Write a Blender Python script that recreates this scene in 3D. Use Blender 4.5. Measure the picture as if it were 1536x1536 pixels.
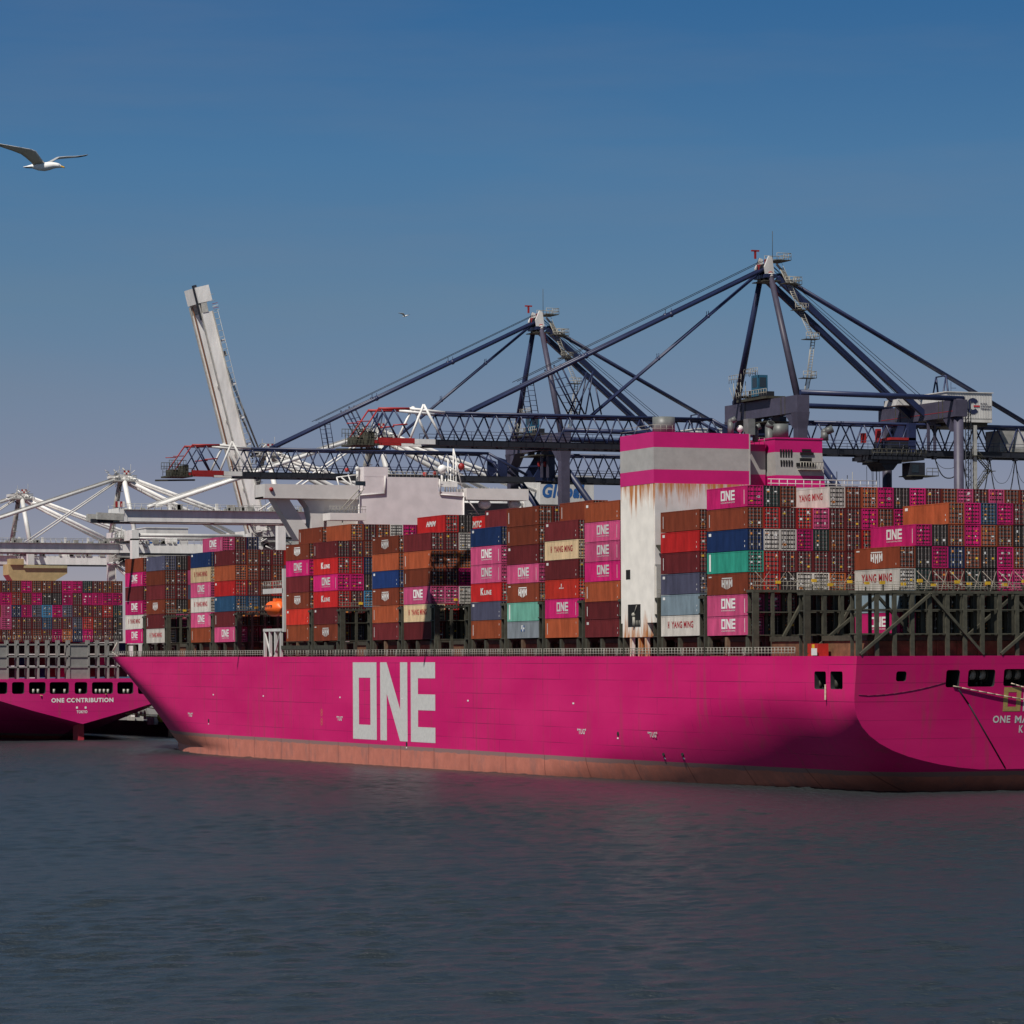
import bpy, bmesh, math, random
from mathutils import Vector, Matrix
random.seed(7)
R = math.radians
for o in list(bpy.data.objects): bpy.data.objects.remove(o)
SC = bpy.context.scene
COL = SC.collection
# ------------------------------------------------------------------ camera
AL = R(22.85); ROLL = .005; F = 5398.2; HV = 1008.2; EYE = 15.54
RV = Vector((math.cos(AL), -math.sin(AL), 0)); WV = Vector((math.sin(AL), math.cos(AL), 0)); ZV = Vector((0, 0, 1))
CAM = -(31.3*RV + 477.7*WV); CAM.z = EYE
cd = bpy.data.cameras.new('camera'); cam = bpy.data.objects.new('camera', cd); COL.objects.link(cam)
cam.matrix_world = Matrix.Translation(CAM) @ Matrix.Rotation(-AL, 4, 'Z') @ Matrix.Rotation(R(90), 4, 'X') @ Matrix.Rotation(-ROLL, 4, 'Z')
cd.sensor_width = 36; cd.lens = 36*F/1536; cd.shift_y = (HV-768)/1536; cd.clip_start = 1; cd.clip_end = 60000
SC.camera = cam
def ray(u, v):
    du = (u-768)/F; dv = (HV-v)/F
    rr = RV*math.cos(ROLL) - ZV*math.sin(ROLL); uu = ZV*math.cos(ROLL) + RV*math.sin(ROLL)
    return WV + rr*du + uu*dv
def on_x(u, v, x): d = ray(u, v); return CAM + d*((x-CAM.x)/d.x)
def on_y(u, v, y): d = ray(u, v); return CAM + d*((y-CAM.y)/d.y)
# ------------------------------------------------------------------ sky and sun
SUN_EL, SUN_AZ = R(54), R(35)      # azimuth turned from the port side (-X) towards the stern (-Y)
sd = Vector((-math.cos(SUN_EL)*math.cos(SUN_AZ), -math.cos(SUN_EL)*math.sin(SUN_AZ), math.sin(SUN_EL)))
W = bpy.data.worlds.new('World'); SC.world = W; W.use_nodes = True
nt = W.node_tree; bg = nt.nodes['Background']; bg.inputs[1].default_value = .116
sky = nt.nodes.new('ShaderNodeTexSky'); sky.sky_type = 'NISHITA'; sky.sun_disc = False
sky.sun_elevation = SUN_EL; sky.sun_rotation = math.atan2(sd.x, sd.y); sky.altitude = 0
sky.air_density = 1.0; sky.dust_density = .6; sky.ozone_density = 3.0
tc = nt.nodes.new('ShaderNodeTexCoord'); mp = nt.nodes.new('ShaderNodeMapping'); mp.inputs['Scale'].default_value = (1, 1, 2.6)
mp.inputs['Location'].default_value = (0, 0, .05)
nt.links.new(tc.outputs['Generated'], mp.inputs[0]); nt.links.new(mp.outputs[0], sky.inputs[0]); tn = nt.nodes.new('ShaderNodeMixRGB'); tn.blend_type = 'MULTIPLY'; tn.inputs[0].default_value = 1; 
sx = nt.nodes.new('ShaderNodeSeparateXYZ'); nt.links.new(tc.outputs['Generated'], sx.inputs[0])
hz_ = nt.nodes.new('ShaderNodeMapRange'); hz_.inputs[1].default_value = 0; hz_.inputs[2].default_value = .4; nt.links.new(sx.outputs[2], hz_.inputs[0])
rr_ = nt.nodes.new('ShaderNodeValToRGB'); nt.links.new(hz_.outputs[0], rr_.inputs[0]); nt.links.new(rr_.outputs[0], tn.inputs[2])     # haze tint by elevation, darkened above the frame to cut fill light
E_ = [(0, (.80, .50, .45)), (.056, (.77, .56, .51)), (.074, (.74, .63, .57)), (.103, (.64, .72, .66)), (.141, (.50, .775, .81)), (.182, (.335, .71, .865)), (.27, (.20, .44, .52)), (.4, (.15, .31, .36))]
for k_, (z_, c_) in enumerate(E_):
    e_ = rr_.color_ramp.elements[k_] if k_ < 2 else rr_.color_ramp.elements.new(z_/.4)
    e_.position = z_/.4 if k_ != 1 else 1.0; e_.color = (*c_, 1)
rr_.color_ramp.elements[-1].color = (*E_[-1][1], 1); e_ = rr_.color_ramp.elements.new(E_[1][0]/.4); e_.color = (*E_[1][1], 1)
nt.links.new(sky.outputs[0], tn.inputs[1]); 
cm = nt.nodes.new('ShaderNodeMapping'); cm.inputs['Scale'].default_value = (3, 3, 22); cm.inputs['Rotation'].default_value = (.18, .1, 0); nt.links.new(tc.outputs['Generated'], cm.inputs[0])
cn = nt.nodes.new('ShaderNodeTexNoise'); cn.inputs['Scale'].default_value = 2.2; cn.inputs['Detail'].default_value = 6; cn.inputs['Roughness'].default_value = .55; nt.links.new(cm.outputs[0], cn.inputs[0])
cr = nt.nodes.new('ShaderNodeMapRange'); cr.inputs[1].default_value = .45; cr.inputs[2].default_value = .8; cr.inputs[3].default_value = 0; cr.inputs[4].default_value = .16; nt.links.new(cn.outputs[0], cr.inputs[0])
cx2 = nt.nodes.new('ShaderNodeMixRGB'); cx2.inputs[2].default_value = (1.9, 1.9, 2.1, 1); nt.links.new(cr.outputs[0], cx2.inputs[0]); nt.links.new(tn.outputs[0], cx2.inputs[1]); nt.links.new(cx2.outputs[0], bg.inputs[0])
sl = bpy.data.lights.new('sun', 'SUN'); sl.energy = 4.8; sl.angle = R(.5); sl.color = (1, .95, .87)
so = bpy.data.objects.new('sun', sl); COL.objects.link(so); so.rotation_euler = (-sd).to_track_quat('-Z', 'Y').to_euler()
SC.view_settings.view_transform = 'Standard'; SC.view_settings.look = 'None'; SC.view_settings.gamma = 1; SC.view_settings.exposure = .04
SC.cycles.max_bounces = 6; SC.cycles.diffuse_bounces = 2; SC.cycles.glossy_bounces = 3; SC.cycles.use_denoising = True
# ------------------------------------------------------------------ materials
def lin(c): return tuple(((v/255)/12.92 if v/255 <= .04045 else ((v/255+.055)/1.055)**2.4) for v in c)
MATS = {}
def mat(name, rgb, rough=.55, noise=.25, scale=.8, bump=0, metal=0, streak=0, sc=None, spec=.4):
    if name in MATS: return MATS[name]
    m = bpy.data.materials.new(name); m.use_nodes = True; n = m.node_tree.nodes; L = m.node_tree.links
    b = n['Principled BSDF']; b.inputs['Roughness'].default_value = rough; b.inputs['Metallic'].default_value = metal
    b.inputs['Specular IOR Level'].default_value = spec
    if noise:
        t = n.new('ShaderNodeTexCoord'); g = n.new('ShaderNodeMapping'); g.inputs['Scale'].default_value = sc or ((1, 1, .25) if streak else (1, 1, 1))
        x = n.new('ShaderNodeTexNoise'); x.inputs['Scale'].default_value = scale; x.inputs['Detail'].default_value = 5; x.inputs['Roughness'].default_value = .65
        oi = n.new('ShaderNodeObjectInfo'); ad = n.new('ShaderNodeVectorMath'); ad.operation = 'ADD'
        ms = n.new('ShaderNodeVectorMath'); ms.operation = 'SCALE'; ms.inputs['Scale'].default_value = 1
        L.new(t.outputs['Object'], ad.inputs[0]); L.new(oi.outputs['Location'], ad.inputs[1])
        L.new(ad.outputs[0], g.inputs[0]); L.new(g.outputs[0], x.inputs[0])
        r = n.new('ShaderNodeValToRGB'); r.color_ramp.elements[0].position = .3; r.color_ramp.elements[1].position = .7
        r.color_ramp.elements[0].color = (*[c*(1-noise) for c in rgb], 1); r.color_ramp.elements[1].color = (*[min(1, c*(1+noise*.5)) for c in rgb], 1)
        L.new(x.outputs[0], r.inputs[0])
        hv = n.new('ShaderNodeHueSaturation'); mr = n.new('ShaderNodeMapRange'); mr.inputs[3].default_value = .70; mr.inputs[4].default_value = 1.12
        L.new(oi.outputs['Random'], mr.inputs[0]); L.new(mr.outputs[0], hv.inputs['Value']); L.new(r.outputs[0], hv.inputs['Color'])
        L.new(hv.outputs[0], b.inputs['Base Color'])
        if bump:
            bp = n.new('ShaderNodeBump'); bp.inputs['Strength'].default_value = bump; bp.inputs['Distance'].default_value = .05
            L.new(x.outputs[0], bp.inputs['Height']); L.new(bp.outputs[0], b.inputs['Normal'])
    else: b.inputs['Base Color'].default_value = (*rgb, 1)
    MATS[name] = m; return m
def rusty(name, rgb, top, span, rust=(.46, .17, .045), amount=.5, low=None):
    """white steel with rust runs hanging below an edge at height top, fading over span metres"""
    m = bpy.data.materials.new(name); m.use_nodes = True; n = m.node_tree.nodes; L = m.node_tree.links; b = n['Principled BSDF']; b.inputs['Roughness'].default_value = .5
    g = n.new('ShaderNodeNewGeometry'); mp = n.new('ShaderNodeMapping'); mp.inputs['Scale'].default_value = (1.3, 1.3, .10)
    x = n.new('ShaderNodeTexNoise'); x.inputs['Scale'].default_value = .9; x.inputs['Detail'].default_value = 6; x.inputs['Roughness'].default_value = .7
    L.new(g.outputs['Position'], mp.inputs[0]); L.new(mp.outputs[0], x.inputs[0])
    sp = n.new('ShaderNodeSeparateXYZ'); L.new(g.outputs['Position'], sp.inputs[0])
    mr = n.new('ShaderNodeMapRange'); mr.inputs[1].default_value = top-span; mr.inputs[2].default_value = top; L.new(sp.outputs[2], mr.inputs[0])
    src = mr.outputs[0]
    if low:
        m2 = n.new('ShaderNodeMapRange'); m2.inputs[1].default_value = low[0]+low[1]; m2.inputs[2].default_value = low[0]; L.new(sp.outputs[2], m2.inputs[0])
        mx = n.new('ShaderNodeMath'); mx.operation = 'MAXIMUM'; L.new(mr.outputs[0], mx.inputs[0]); L.new(m2.outputs[0], mx.inputs[1]); src = mx.outputs[0]
    sc_ = n.new('ShaderNodeMath'); sc_.operation = 'MULTIPLY_ADD'; sc_.inputs[1].default_value = .34; sc_.inputs[2].default_value = -.62+amount*.25; L.new(src, sc_.inputs[0])
    ad = n.new('ShaderNodeMath'); ad.operation = 'ADD'; L.new(x.outputs[0], ad.inputs[0]); L.new(sc_.outputs[0], ad.inputs[1])
    rp = n.new('ShaderNodeValToRGB'); rp.color_ramp.elements[0].position = .16; rp.color_ramp.elements[1].position = .33
    rp.color_ramp.elements[0].color = (0, 0, 0, 1); rp.color_ramp.elements[1].color = (1, 1, 1, 1); L.new(ad.outputs[0], rp.inputs[0])
    x2 = n.new('ShaderNodeTexNoise'); x2.inputs['Scale'].default_value = .5; x2.inputs['Detail'].default_value = 6; L.new(g.outputs['Position'], x2.inputs[0])
    r2 = n.new('ShaderNodeValToRGB'); r2.color_ramp.elements[0].position = .35; r2.color_ramp.elements[1].position = .65
    r2.color_ramp.elements[0].color = (*[c*.87 for c in rgb], 1); r2.color_ramp.elements[1].color = (*rgb, 1); L.new(x2.outputs[0], r2.inputs[0])
    mi = n.new('ShaderNodeMixRGB'); L.new(rp.outputs[0], mi.inputs[0]); L.new(r2.outputs[0], mi.inputs[1]); mi.inputs[2].default_value = (*rust, 1)
    L.new(mi.outputs[0], b.inputs['Base Color']); return m
# container paints (albedo)
CC = {'magenta': (.55, .018, .15), 'pink': (.58, .085, .21), 'brown': (.21, .046, .022), 'orange brown': (.37, .085, .034), 'maroon': (.15, .022, .025),
      'red': (.50, .022, .022), 'bright red': (.56, .04, .025), 'navy': (.012, .030, .10), 'blue': (.018, .045, .17), 'slate': (.10, .10, .16), 'grey': (.27, .30, .33),
      'grey blue': (.24, .31, .36), 'teal': (.03, .26, .19), 'pale teal': (.17, .42, .33), 'white': (.62, .57, .52), 'cream': (.62, .46, .28), 'steel blue': (.03, .085, .17),
      'dark green': (.022, .045, .042), 'black': (.034, .024, .024), 'sky blue': (.06, .27, .50), 'orange': (.50, .13, .04)}
def cmat(c):
    return mat('paint_'+c.replace(' ', '_'), CC[c], .62, .34, .8, .2, streak=1, spec=.18)
M_ROD = mat('lock_rod', (.26, .23, .22), .5, 0); M_GASKSH = mat('gasket_and_rib_shade', (.015, .014, .014), .8, 0)
M_WHITE = mat('white_letter', (.75, .73, .70), .6, .12, 2); M_REDL = mat('red_letter', (.42, .02, .03), .6, .12, 2); M_BLUEL = mat('blue_letter', (.02, .10, .30), .6, .1, 2)
M_YEL = mat('yellow_paint', (.75, .45, .03), .5, .2, 2); M_ORG = mat('orange_placard', (.7, .25, .05), .6, 0); M_PINKSH = mat('ship_pink', (.58, .012, .165), .38, .1, .4)
M_GREYP = mat('ship_grey_paint', (.42, .40, .38), .5, .15, .6); M_DARK = mat('dark_void', (.006, .006, .007), .9, 0); M_STEEL = mat('weathered_deck_steel', (.062, .058, .041), .7, .45, 1.2)
M_STEEL2 = mat('rusty_deck_steel', (.16, .10, .06), .75, .5, 1.5); M_RAIL = mat('grey_rail', (.38, .36, .31), .6, .2, 2); M_COAM = mat('rusty_coaming', (.17, .085, .04), .8, .5, .8)
M_NAVY = mat('navy_crane_paint', (.018, .026, .075), .42, .2, .5); M_NAVYLIT = mat('sunlit_weathered_navy', (.066, .060, .092), .5, .25, .6); M_BLKC = mat('black_chord', (.016, .018, .026), .6, .3, 1)  # weathered navy made paler to carry sunlight on beams and near masts
M_CRW = mat('white_crane_paint', (.74, .72, .69), .5, .22, .5, streak=1); M_CRG = mat('white_crane_shabby', (.40, .39, .36), .6, .35, .8); M_CRR = mat('crane_red', (.33, .02, .02), .5, .2, 1)
M_PIPE = mat('grey_pipe', (.14, .15, .145), .45, .25, 1); M_TAN = mat('tan_paint', (.38, .29, .14), .6, .2, .5); M_CABLE = mat('cable_black', (.012, .013, .02), .6, 0)
M_LIFE = mat('lifeboat_orange', (.85, .13, .02), .45, .12, 1.5); M_ROPE = mat('mooring_rope', (.58, .47, .36), .8, .2, 3); M_TANL = mat('yellowed_letter', (.52, .36, .12), .6, .3, 1.2); M_ROPEY = mat('yellow_rope', (.45, .33, .12), .8, .2, 3)
M_GLASS = mat('dark_glass', (.02, .03, .04), .12, 0, spec=.6); M_BLUEC = mat('blue_cabin', (.03, .13, .22), .4, .2, 1); M_CONC = mat('quay_concrete', (.22, .20, .18), .85, .4, .3, .2)
# ------------------------------------------------------------------ mesh builder
TRIM = .0055
class MB:
    def __init__(s, trim=False, off=None): s.v = []; s.f = []; s.mi = []; s.m = []; s.trim = trim; s.cur = 0; s.sm = []
    def use(s, m):
        if m not in s.m: s.m.append(m)
        s.cur = s.m.index(m); return s
    def face(s, *i, sm=False): s.f.append(i); s.mi.append(s.cur); s.sm.append(sm)
    def add(s, vs): k = len(s.v); s.v += [Vector(p) for p in vs]; return k
    def quad(s, a, b, c, d): k = s.add([a, b, c, d]); s.face(k, k+1, k+2, k+3)
    def box(s, a, b):
        x0, y0, z0 = a; x1, y1, z1 = b
        s.hexa([(x0, y0, z0), (x1, y0, z0), (x1, y1, z0), (x0, y1, z0), (x0, y0, z1), (x1, y0, z1), (x1, y1, z1), (x0, y1, z1)])
    def hexa(s, p):
        k = s.add(p)
        for q in ((0, 3, 2, 1), (4, 5, 6, 7), (0, 1, 5, 4), (1, 2, 6, 5), (2, 3, 7, 6), (3, 0, 4, 7)): s.face(*[k+i for i in q])
    def beam(s, p, q, w, h, up=(0, 0, 1)):
        p = Vector(p); q = Vector(q); d = (q-p).normalized(); up = Vector(up)
        if abs(d.dot(up)) > .98: up = Vector((0, 1, 0)) if abs(d.y) < .9 else Vector((1, 0, 0))
        a = d.cross(up).normalized(); b = a.cross(d)
        a = a*w/2; b = b*h/2
        s.hexa([p-a-b, p+a-b, q+a-b, q-a-b, p-a+b, p+a+b, q+a+b, q-a+b])
    def tube(s, p, q, r, n=8, r2=None, caps=True):
        p = Vector(p); q = Vector(q); r2 = r if r2 is None else r2; d = (q-p).normalized()
        u = Vector((0, 0, 1)) if abs(d.z) < .95 else Vector((1, 0, 0)); a = d.cross(u).normalized(); b = d.cross(a)
        c = [(math.cos(2*math.pi*i/n), math.sin(2*math.pi*i/n)) for i in range(n)]
        k = s.add([p+(a*x+b*y)*r for x, y in c]+[q+(a*x+b*y)*r2 for x, y in c])
        for i in range(n): j = (i+1) % n; s.face(k+i, k+n+i, k+n+j, k+j, sm=True)
        if caps: s.face(*[k+i for i in range(n)]); s.face(*[k+n+i for i in range(n-1, -1, -1)])
    def path(s, pts, r, n=6):
        for a, b in zip(pts, pts[1:]): s.tube(a, b, r, n, caps=True)
    def ball(s, c, r, n=12, sz=1):
        c = Vector(c); k = len(s.v); m = n//2
        for i in range(m+1):
            t = math.pi*i/m
            for j in range(n):
                p = 2*math.pi*j/n; s.v.append(c+Vector((r*math.sin(t)*math.cos(p), r*math.sin(t)*math.sin(p), r*sz*math.cos(t))))
        for i in range(m):
            for j in range(n): s.face(k+i*n+j, k+(i+1)*n+j, k+(i+1)*n+(j+1) % n, k+i*n+(j+1) % n, sm=True)
    def prism(s, pts, d):
        """pts: planar ring of 3-D points, d: thickness vector"""
        d = Vector(d); n = len(pts); k = s.add(pts); j = s.add([Vector(p)+d for p in pts])
        s.face(*range(k, k+n)); s.face(*range(j+n-1, j-1, -1))
        for i in range(n): s.face(k+i, j+i, j+(i+1) % n, k+(i+1) % n)
    def mesh(s, name, origin=(0, 0, 0)):
        O = Vector(origin); me = bpy.data.meshes.new(name)
        vs = [(v+Vector((0, 0, TRIM*v.y)) if s.trim else v)-O for v in s.v]
        me.from_pydata([tuple(v) for v in vs], [], s.f)
        for m in s.m: me.materials.append(m)
        me.polygons.foreach_set('material_index', s.mi); me.polygons.foreach_set('use_smooth', s.sm)
        bm = bmesh.new(); bm.from_mesh(me); bmesh.ops.recalc_face_normals(bm, faces=bm.faces); bm.to_mesh(me); bm.free()
        me.update(); return me
    def build(s, name, parent=None, loc=None, mat=None):
        if mat and not s.m: s.m = [mat]
        O = Vector(loc) if loc is not None else Vector((0, 0, 0))
        if parent is not None and loc is None: O = Vector(parent['base'])
        o = bpy.data.objects.new(name, s.mesh(name, O)); COL.objects.link(o)
        if parent is not None: o.parent = parent; o['base'] = tuple(O)
        elif loc is not None: o.location = O; o['base'] = tuple(O)
        else: o['base'] = (0, 0, 0)
        return o
def tag(o, label=None, cat=None, group=None, kind=None):
    if label: o['label'] = label
    if cat: o['category'] = cat
    if group: o['group'] = group
    if kind: o['kind'] = kind
    return o
def thing(name, label, cat, loc=(0, 0, 0), group=None):
    o = bpy.data.objects.new(name, None); COL.objects.link(o); o.location = loc; o['base'] = tuple(loc); o.empty_display_size = 1
    return tag(o, label, cat, group)
def copy_tree(o, parent=None):
    c = o.copy(); COL.objects.link(c); c.parent = parent
    for ch in list(o.children): copy_tree(ch, c)
    return c
# ------------------------------------------------------------------ lettering
FC = {}
def text_faces(txt, bold=.0, shear=0):
    k = (txt, bold, shear)
    if k in FC: return FC[k]
    cu = bpy.data.curves.new('t', 'FONT'); cu.body = txt; cu.size = 1; cu.offset = bold; cu.shear = shear; cu.resolution_u = 3; cu.space_character = 1.05+bold*2
    ob = bpy.data.objects.new('t', cu); COL.objects.link(ob)
    me = bpy.data.meshes.new_from_object(ob.evaluated_get(bpy.context.evaluated_depsgraph_get()))
    vs = [(v.co.x, v.co.y) for v in me.vertices]; fs = [tuple(p.vertices) for p in me.polygons]
    x0 = min(v[0] for v in vs); x1 = max(v[0] for v in vs); y0 = min(v[1] for v in vs); y1 = max(v[1] for v in vs)
    vs = [((x-x0)/(x1-x0), (y-y0)/(y1-y0)) for x, y in vs]
    bpy.data.objects.remove(ob); bpy.data.curves.remove(cu); bpy.data.meshes.remove(me)
    FC[k] = (vs, fs); return FC[k]
def put_text(mb, txt, O, X, Y, bold=.02, shear=0):
    """lettering filling the parallelogram O, O+X, O+Y"""
    vs, fs = text_faces(txt, bold, shear); O = Vector(O); X = Vector(X); Y = Vector(Y)
    k = mb.add([O+X*x+Y*y for x, y in vs])
    for f in fs: mb.face(*[k+i for i in f])
def put_polys(mb, polys, O, X, Y):
    O = Vector(O); X = Vector(X); Y = Vector(Y)
    for p in polys:
        k = mb.add([O+X*x+Y*y for x, y in p]); mb.face(*range(k, k+len(p)))
def rect(a, b, c, d): return [(a, b), (c, b), (c, d), (a, d)]
ONE = [rect(0, .80, .30, 1), rect(0, 0, .30, .19), rect(0, .19, .077, .80), rect(.222, .19, .30, .80),
       rect(.345, 0, .425, 1), [(.425, 1), (.425, .60), (.585, 0), (.588, .0), (.588, .40)], rect(.588, 0, .675, 1),
       rect(.715, 0, .80, 1), rect(.80, .80, 1, 1), rect(.80, .40, 1, .60), rect(.80, 0, 1, .19)]
# ------------------------------------------------------------------ container kit
HC = 2.896; CL = 12.192; CW = 2.438; BODY = {}; DOOR = {}; LET = {}
def body_mesh(c, h):
    if (c, h) in BODY: return BODY[c, h]
    m = MB().use(cmat(c)); x = CW/2; y = CL/2; t = .035; hh = h-.085
    m.box((-x+t, -y+.12, .12), (x-t, y-t, hh-.06))
    for sx in (-1, 1):
        m.box((min(sx*x, sx*(x-.08)), -y+.18, 0), (max(sx*x, sx*(x-.08)), y-.18, .15)); m.box((min(sx*x, sx*(x-.08)), -y+.18, hh-.12), (max(sx*x, sx*(x-.08)), y-.18, hh))
        for sy in (-1, 1): m.box((min(sx*x, sx*(x-.16)), min(sy*y, sy*(y-.18)), 0), (max(sx*x, sx*(x-.16)), max(sy*y, sy*(y-.18)), hh))
    for yy in (-y, y-.08): m.box((-x+.16, yy, 0), (x-.16, yy+.08, .15)); m.box((-x+.16, yy, hh-.13), (x-.16, yy+.08, hh))
    n = 44; st = (CL-.5)/n
    for sx in (-1,):     # outward corrugations on the port side
        for i in range(n):
            y0 = -y+.25+i*st; m.box((-x+.008, y0, .16), (-x+t+.002, y0+st*.5, hh-.13))
    BODY[c, h] = m.mesh('container_body'); return BODY[c, h]
def door_mesh(c, h, var):
    if (c, h, var) in DOOR: return DOOR[c, h, var]
    m = MB().use(M_GASKSH); x = CW/2; y = -CL/2; hh = h-.085
    m.box((-x+.16, y+.05, .15), (x-.16, y+.10, hh-.13))  # black backing shows between ribs as painted shade, and as gasket
    m.use(cmat(c)); ix = x-.20
    rows = 4 if var % 2 else 5; rh = (hh-.42)/rows
    for a, b in ((-ix, -.03), (.03, ix)):
        for k in range(rows): m.box((a+.05, y+.03, .2+k*rh+.10), (b-.05, y+.052, .2+(k+1)*rh-.10))
    m.use(M_ROD if c not in ('magenta', 'pink') else cmat(c))
    for rx in (-.78, -.30, .30, .78):
        m.box((rx-.022, y-.03, .05), (rx+.022, y+.015, hh-.05))
        for z in (.35, 1.0, 1.75, hh-.35): m.box((rx-.10, y-.012, z), (rx+.10, y+.016, z+.07))
    rnd = random.Random(var*31+len(c))
    for q in range(3+var % 3):
        m.use(rnd.choice([M_WHITE, M_WHITE, M_ORG, M_YEL, M_WHITE]))
        px = rnd.choice((-1, 1))*rnd.uniform(.36, .72); pz = rnd.choice((.75, 1.3, hh-.6, hh-.8)); w = rnd.uniform(.08, .22); k = rnd.uniform(.05, .16)
        m.box((px-w, y-.006, pz-k), (px+w, y+.018, pz+k))
    DOOR[c, h, var] = m.mesh('container_door'); return DOOR[c, h, var]
def letter_mesh(kind, h):
    if (kind, h) in LET: return LET[kind, h]
    m = MB(); x = -CW/2-.006; X = Vector((0, -1, 0)); Z = Vector((0, 0, 1)); mid = h/2
    def sq(y, z, w, k): m.quad((x, y, z), (x, y-w, z), (x, y-w, z+k), (x, y, z+k))
    if kind != 'plain': m.use(M_WHITE)
    if kind == 'one':
        put_polys(m, ONE, (x, 1.75, mid-.45), X*4.2, Z*1.35); put_text(m, 'OCEAN NETWORK EXPRESS', (x, 1.75, mid-.80), X*4.2, Z*.17, .01); sq(-5.2, .35, .12, 1.9)
    elif kind == 'hmm':
        def bt(a): return .30*abs(a-.5)*2
        H = [[(a, bt(a)), (b, bt(b)), (b, 1), (a, 1)] for a, b in ((0, .10), (.19, .29), (.36, .445), (.555, .64), (.71, .80), (.90, 1.0))]+[rect(.10, .50, .19, .68)]
        for a in (.445, .80): w = .11 if a < .5 else .10; q = a+w/2; H += [[(a, 1), (a, .70), (q, .38), (q, .66)], [(q, .66), (q, .38), (a+w, .70), (a+w, 1)]]
        put_polys(m, H, (x, 1.6, mid-.80), X*3.2, Z*1.35)
        m.quad((x, 1.55, mid+.66), (x, -1.55, mid+.66), (x, -1.55, mid+.80), (x, 1.55, mid+.80))
        sq(5.6, h-.55, .9, .16); sq(-5.2, .4, .1, .25)
    elif kind == 'yang':
        m.use(M_REDL); put_text(m, 'YANG MING', (x, 2.7, mid-.35), X*6.9, Z*.95, .03); sq(3.9, mid-.35, .16, .95); sq(3.6, mid-.35, .16, .95); sq(3.9, mid+.05, .46, .14)
    elif kind == 'yangl':
        m.use(M_REDL); put_text(m, 'YANG MING', (x, 4.2, mid-.35), X*8.4, Z*1.15, .03)
    elif kind == 'kline':
        put_text(m, 'K', (x, 2.1, mid-.45), X*1.3, Z*1.1, .06); put_text(m, 'LINE', (x, .6, mid-.42), X*2.9, Z*.72, .04)
    elif kind == 'hyundai': put_text(m, 'HMM', (x, 2.1, mid-.35), X*4.4, Z*.85, .06, .4)
    elif kind == 'kmtc': put_text(m, 'KMTC', (x, 1.2, mid-.5), X*5.2, Z*1.1, .05, .3)
    elif kind == 'emblem':
        m.use(M_WHITE); sq(.62, mid-.3, 1.24, .95); m.use(M_BLUEL); x -= .004; sq(.62, mid-.3, .42, .34); sq(-.2, mid+.31, .42, .34); sq(-.2, mid-.3, .42, .34); sq(.3, mid+.05, .2, .5)
    elif kind == 'small': sq(.1, h-1.15, .22, .45); put_text(m, 'ARLI', (x, .9, h-1.45), X*1.7, Z*.22, .02); sq(-5.2, .4, .1, .3); sq(-5.2, 1.5, .1, .3)
    elif kind == 'strip': sq(5.35, .5, .16, h-1.2); sq(-5.3, h-.9, .1, .3); sq(-5.3, .4, .1, .2)
    elif kind == 'tag': sq(5.5, h-.75, .75, .38); sq(-5.3, .4, .12, .3); sq(-5.3, 1.1, .12, .2)
    elif kind == 'strip2': sq(5.4, .3, .5, h-.6)
    LET[kind, h] = m.mesh('container_marking'); return LET[kind, h]
ZBASE = 20.3
NC = [0]
def container(x, y, z, c, h, let, label, group, door=True):
    o = bpy.data.objects.new('shipping_container', body_mesh(c, h)); COL.objects.link(o); o.location = (x, y, z)
    tag(o, label, 'container', group); NC[0] += 1
    if door:
        d = bpy.data.objects.new('door', door_mesh(c, h, random.randrange(4))); COL.objects.link(d); d.parent = o
    if let and let != 'none':
        d = bpy.data.objects.new('lettering' if let not in ('strip', 'tag', 'strip2') else 'marking', letter_mesh(let, h)); COL.objects.link(d); d.parent = o
    return o
# ------------------------------------------------------------------ sea and quay
def sea_material():
    m = bpy.data.materials.new('harbour_water'); m.use_nodes = True; n = m.node_tree.nodes; L = m.node_tree.links; b = n['Principled BSDF']
    b.inputs['Base Color'].default_value = (.026, .033, .036, 1); b.inputs['Roughness'].default_value = .27; b.inputs['IOR'].default_value = 1.33
    g = n.new('ShaderNodeNewGeometry'); hs = []
    for sx, sy, sc_, det, w in ((1.4, .8, .42, 4, .35), (1.6, .9, 1.5, 4, .36), (1.5, 1.0, 4.5, 3, .16)):
        mp = n.new('ShaderNodeMapping'); mp.inputs['Scale'].default_value = (sx, sy, 1); mp.inputs['Rotation'].default_value = (0, 0, AL+.12); mp.inputs['Scale'].default_value = (.55*sx, 1.3*sy, 1)
        L.new(g.outputs['Position'], mp.inputs[0]); x = n.new('ShaderNodeTexNoise'); x.inputs['Scale'].default_value = sc_; x.inputs['Detail'].default_value = det; x.inputs['Roughness'].default_value = .6
        L.new(mp.outputs[0], x.inputs[0]); mu = n.new('ShaderNodeMath'); mu.operation = 'MULTIPLY'; mu.inputs[1].default_value = w; L.new(x.outputs[0], mu.inputs[0]); hs.append(mu)
    a = n.new('ShaderNodeMath'); L.new(hs[0].outputs[0], a.inputs[0]); L.new(hs[1].outputs[0], a.inputs[1])
    c = n.new('ShaderNodeMath'); L.new(a.outputs[0], c.inputs[0]); L.new(hs[2].outputs[0], c.inputs[1])
    bp = n.new('ShaderNodeBump'); bp.inputs['Strength'].default_value = 1; bp.inputs['Distance'].default_value = 1.0
    L.new(c.outputs[0], bp.inputs['Height']); L.new(bp.outputs[0], b.inputs['Normal']); return m
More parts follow.
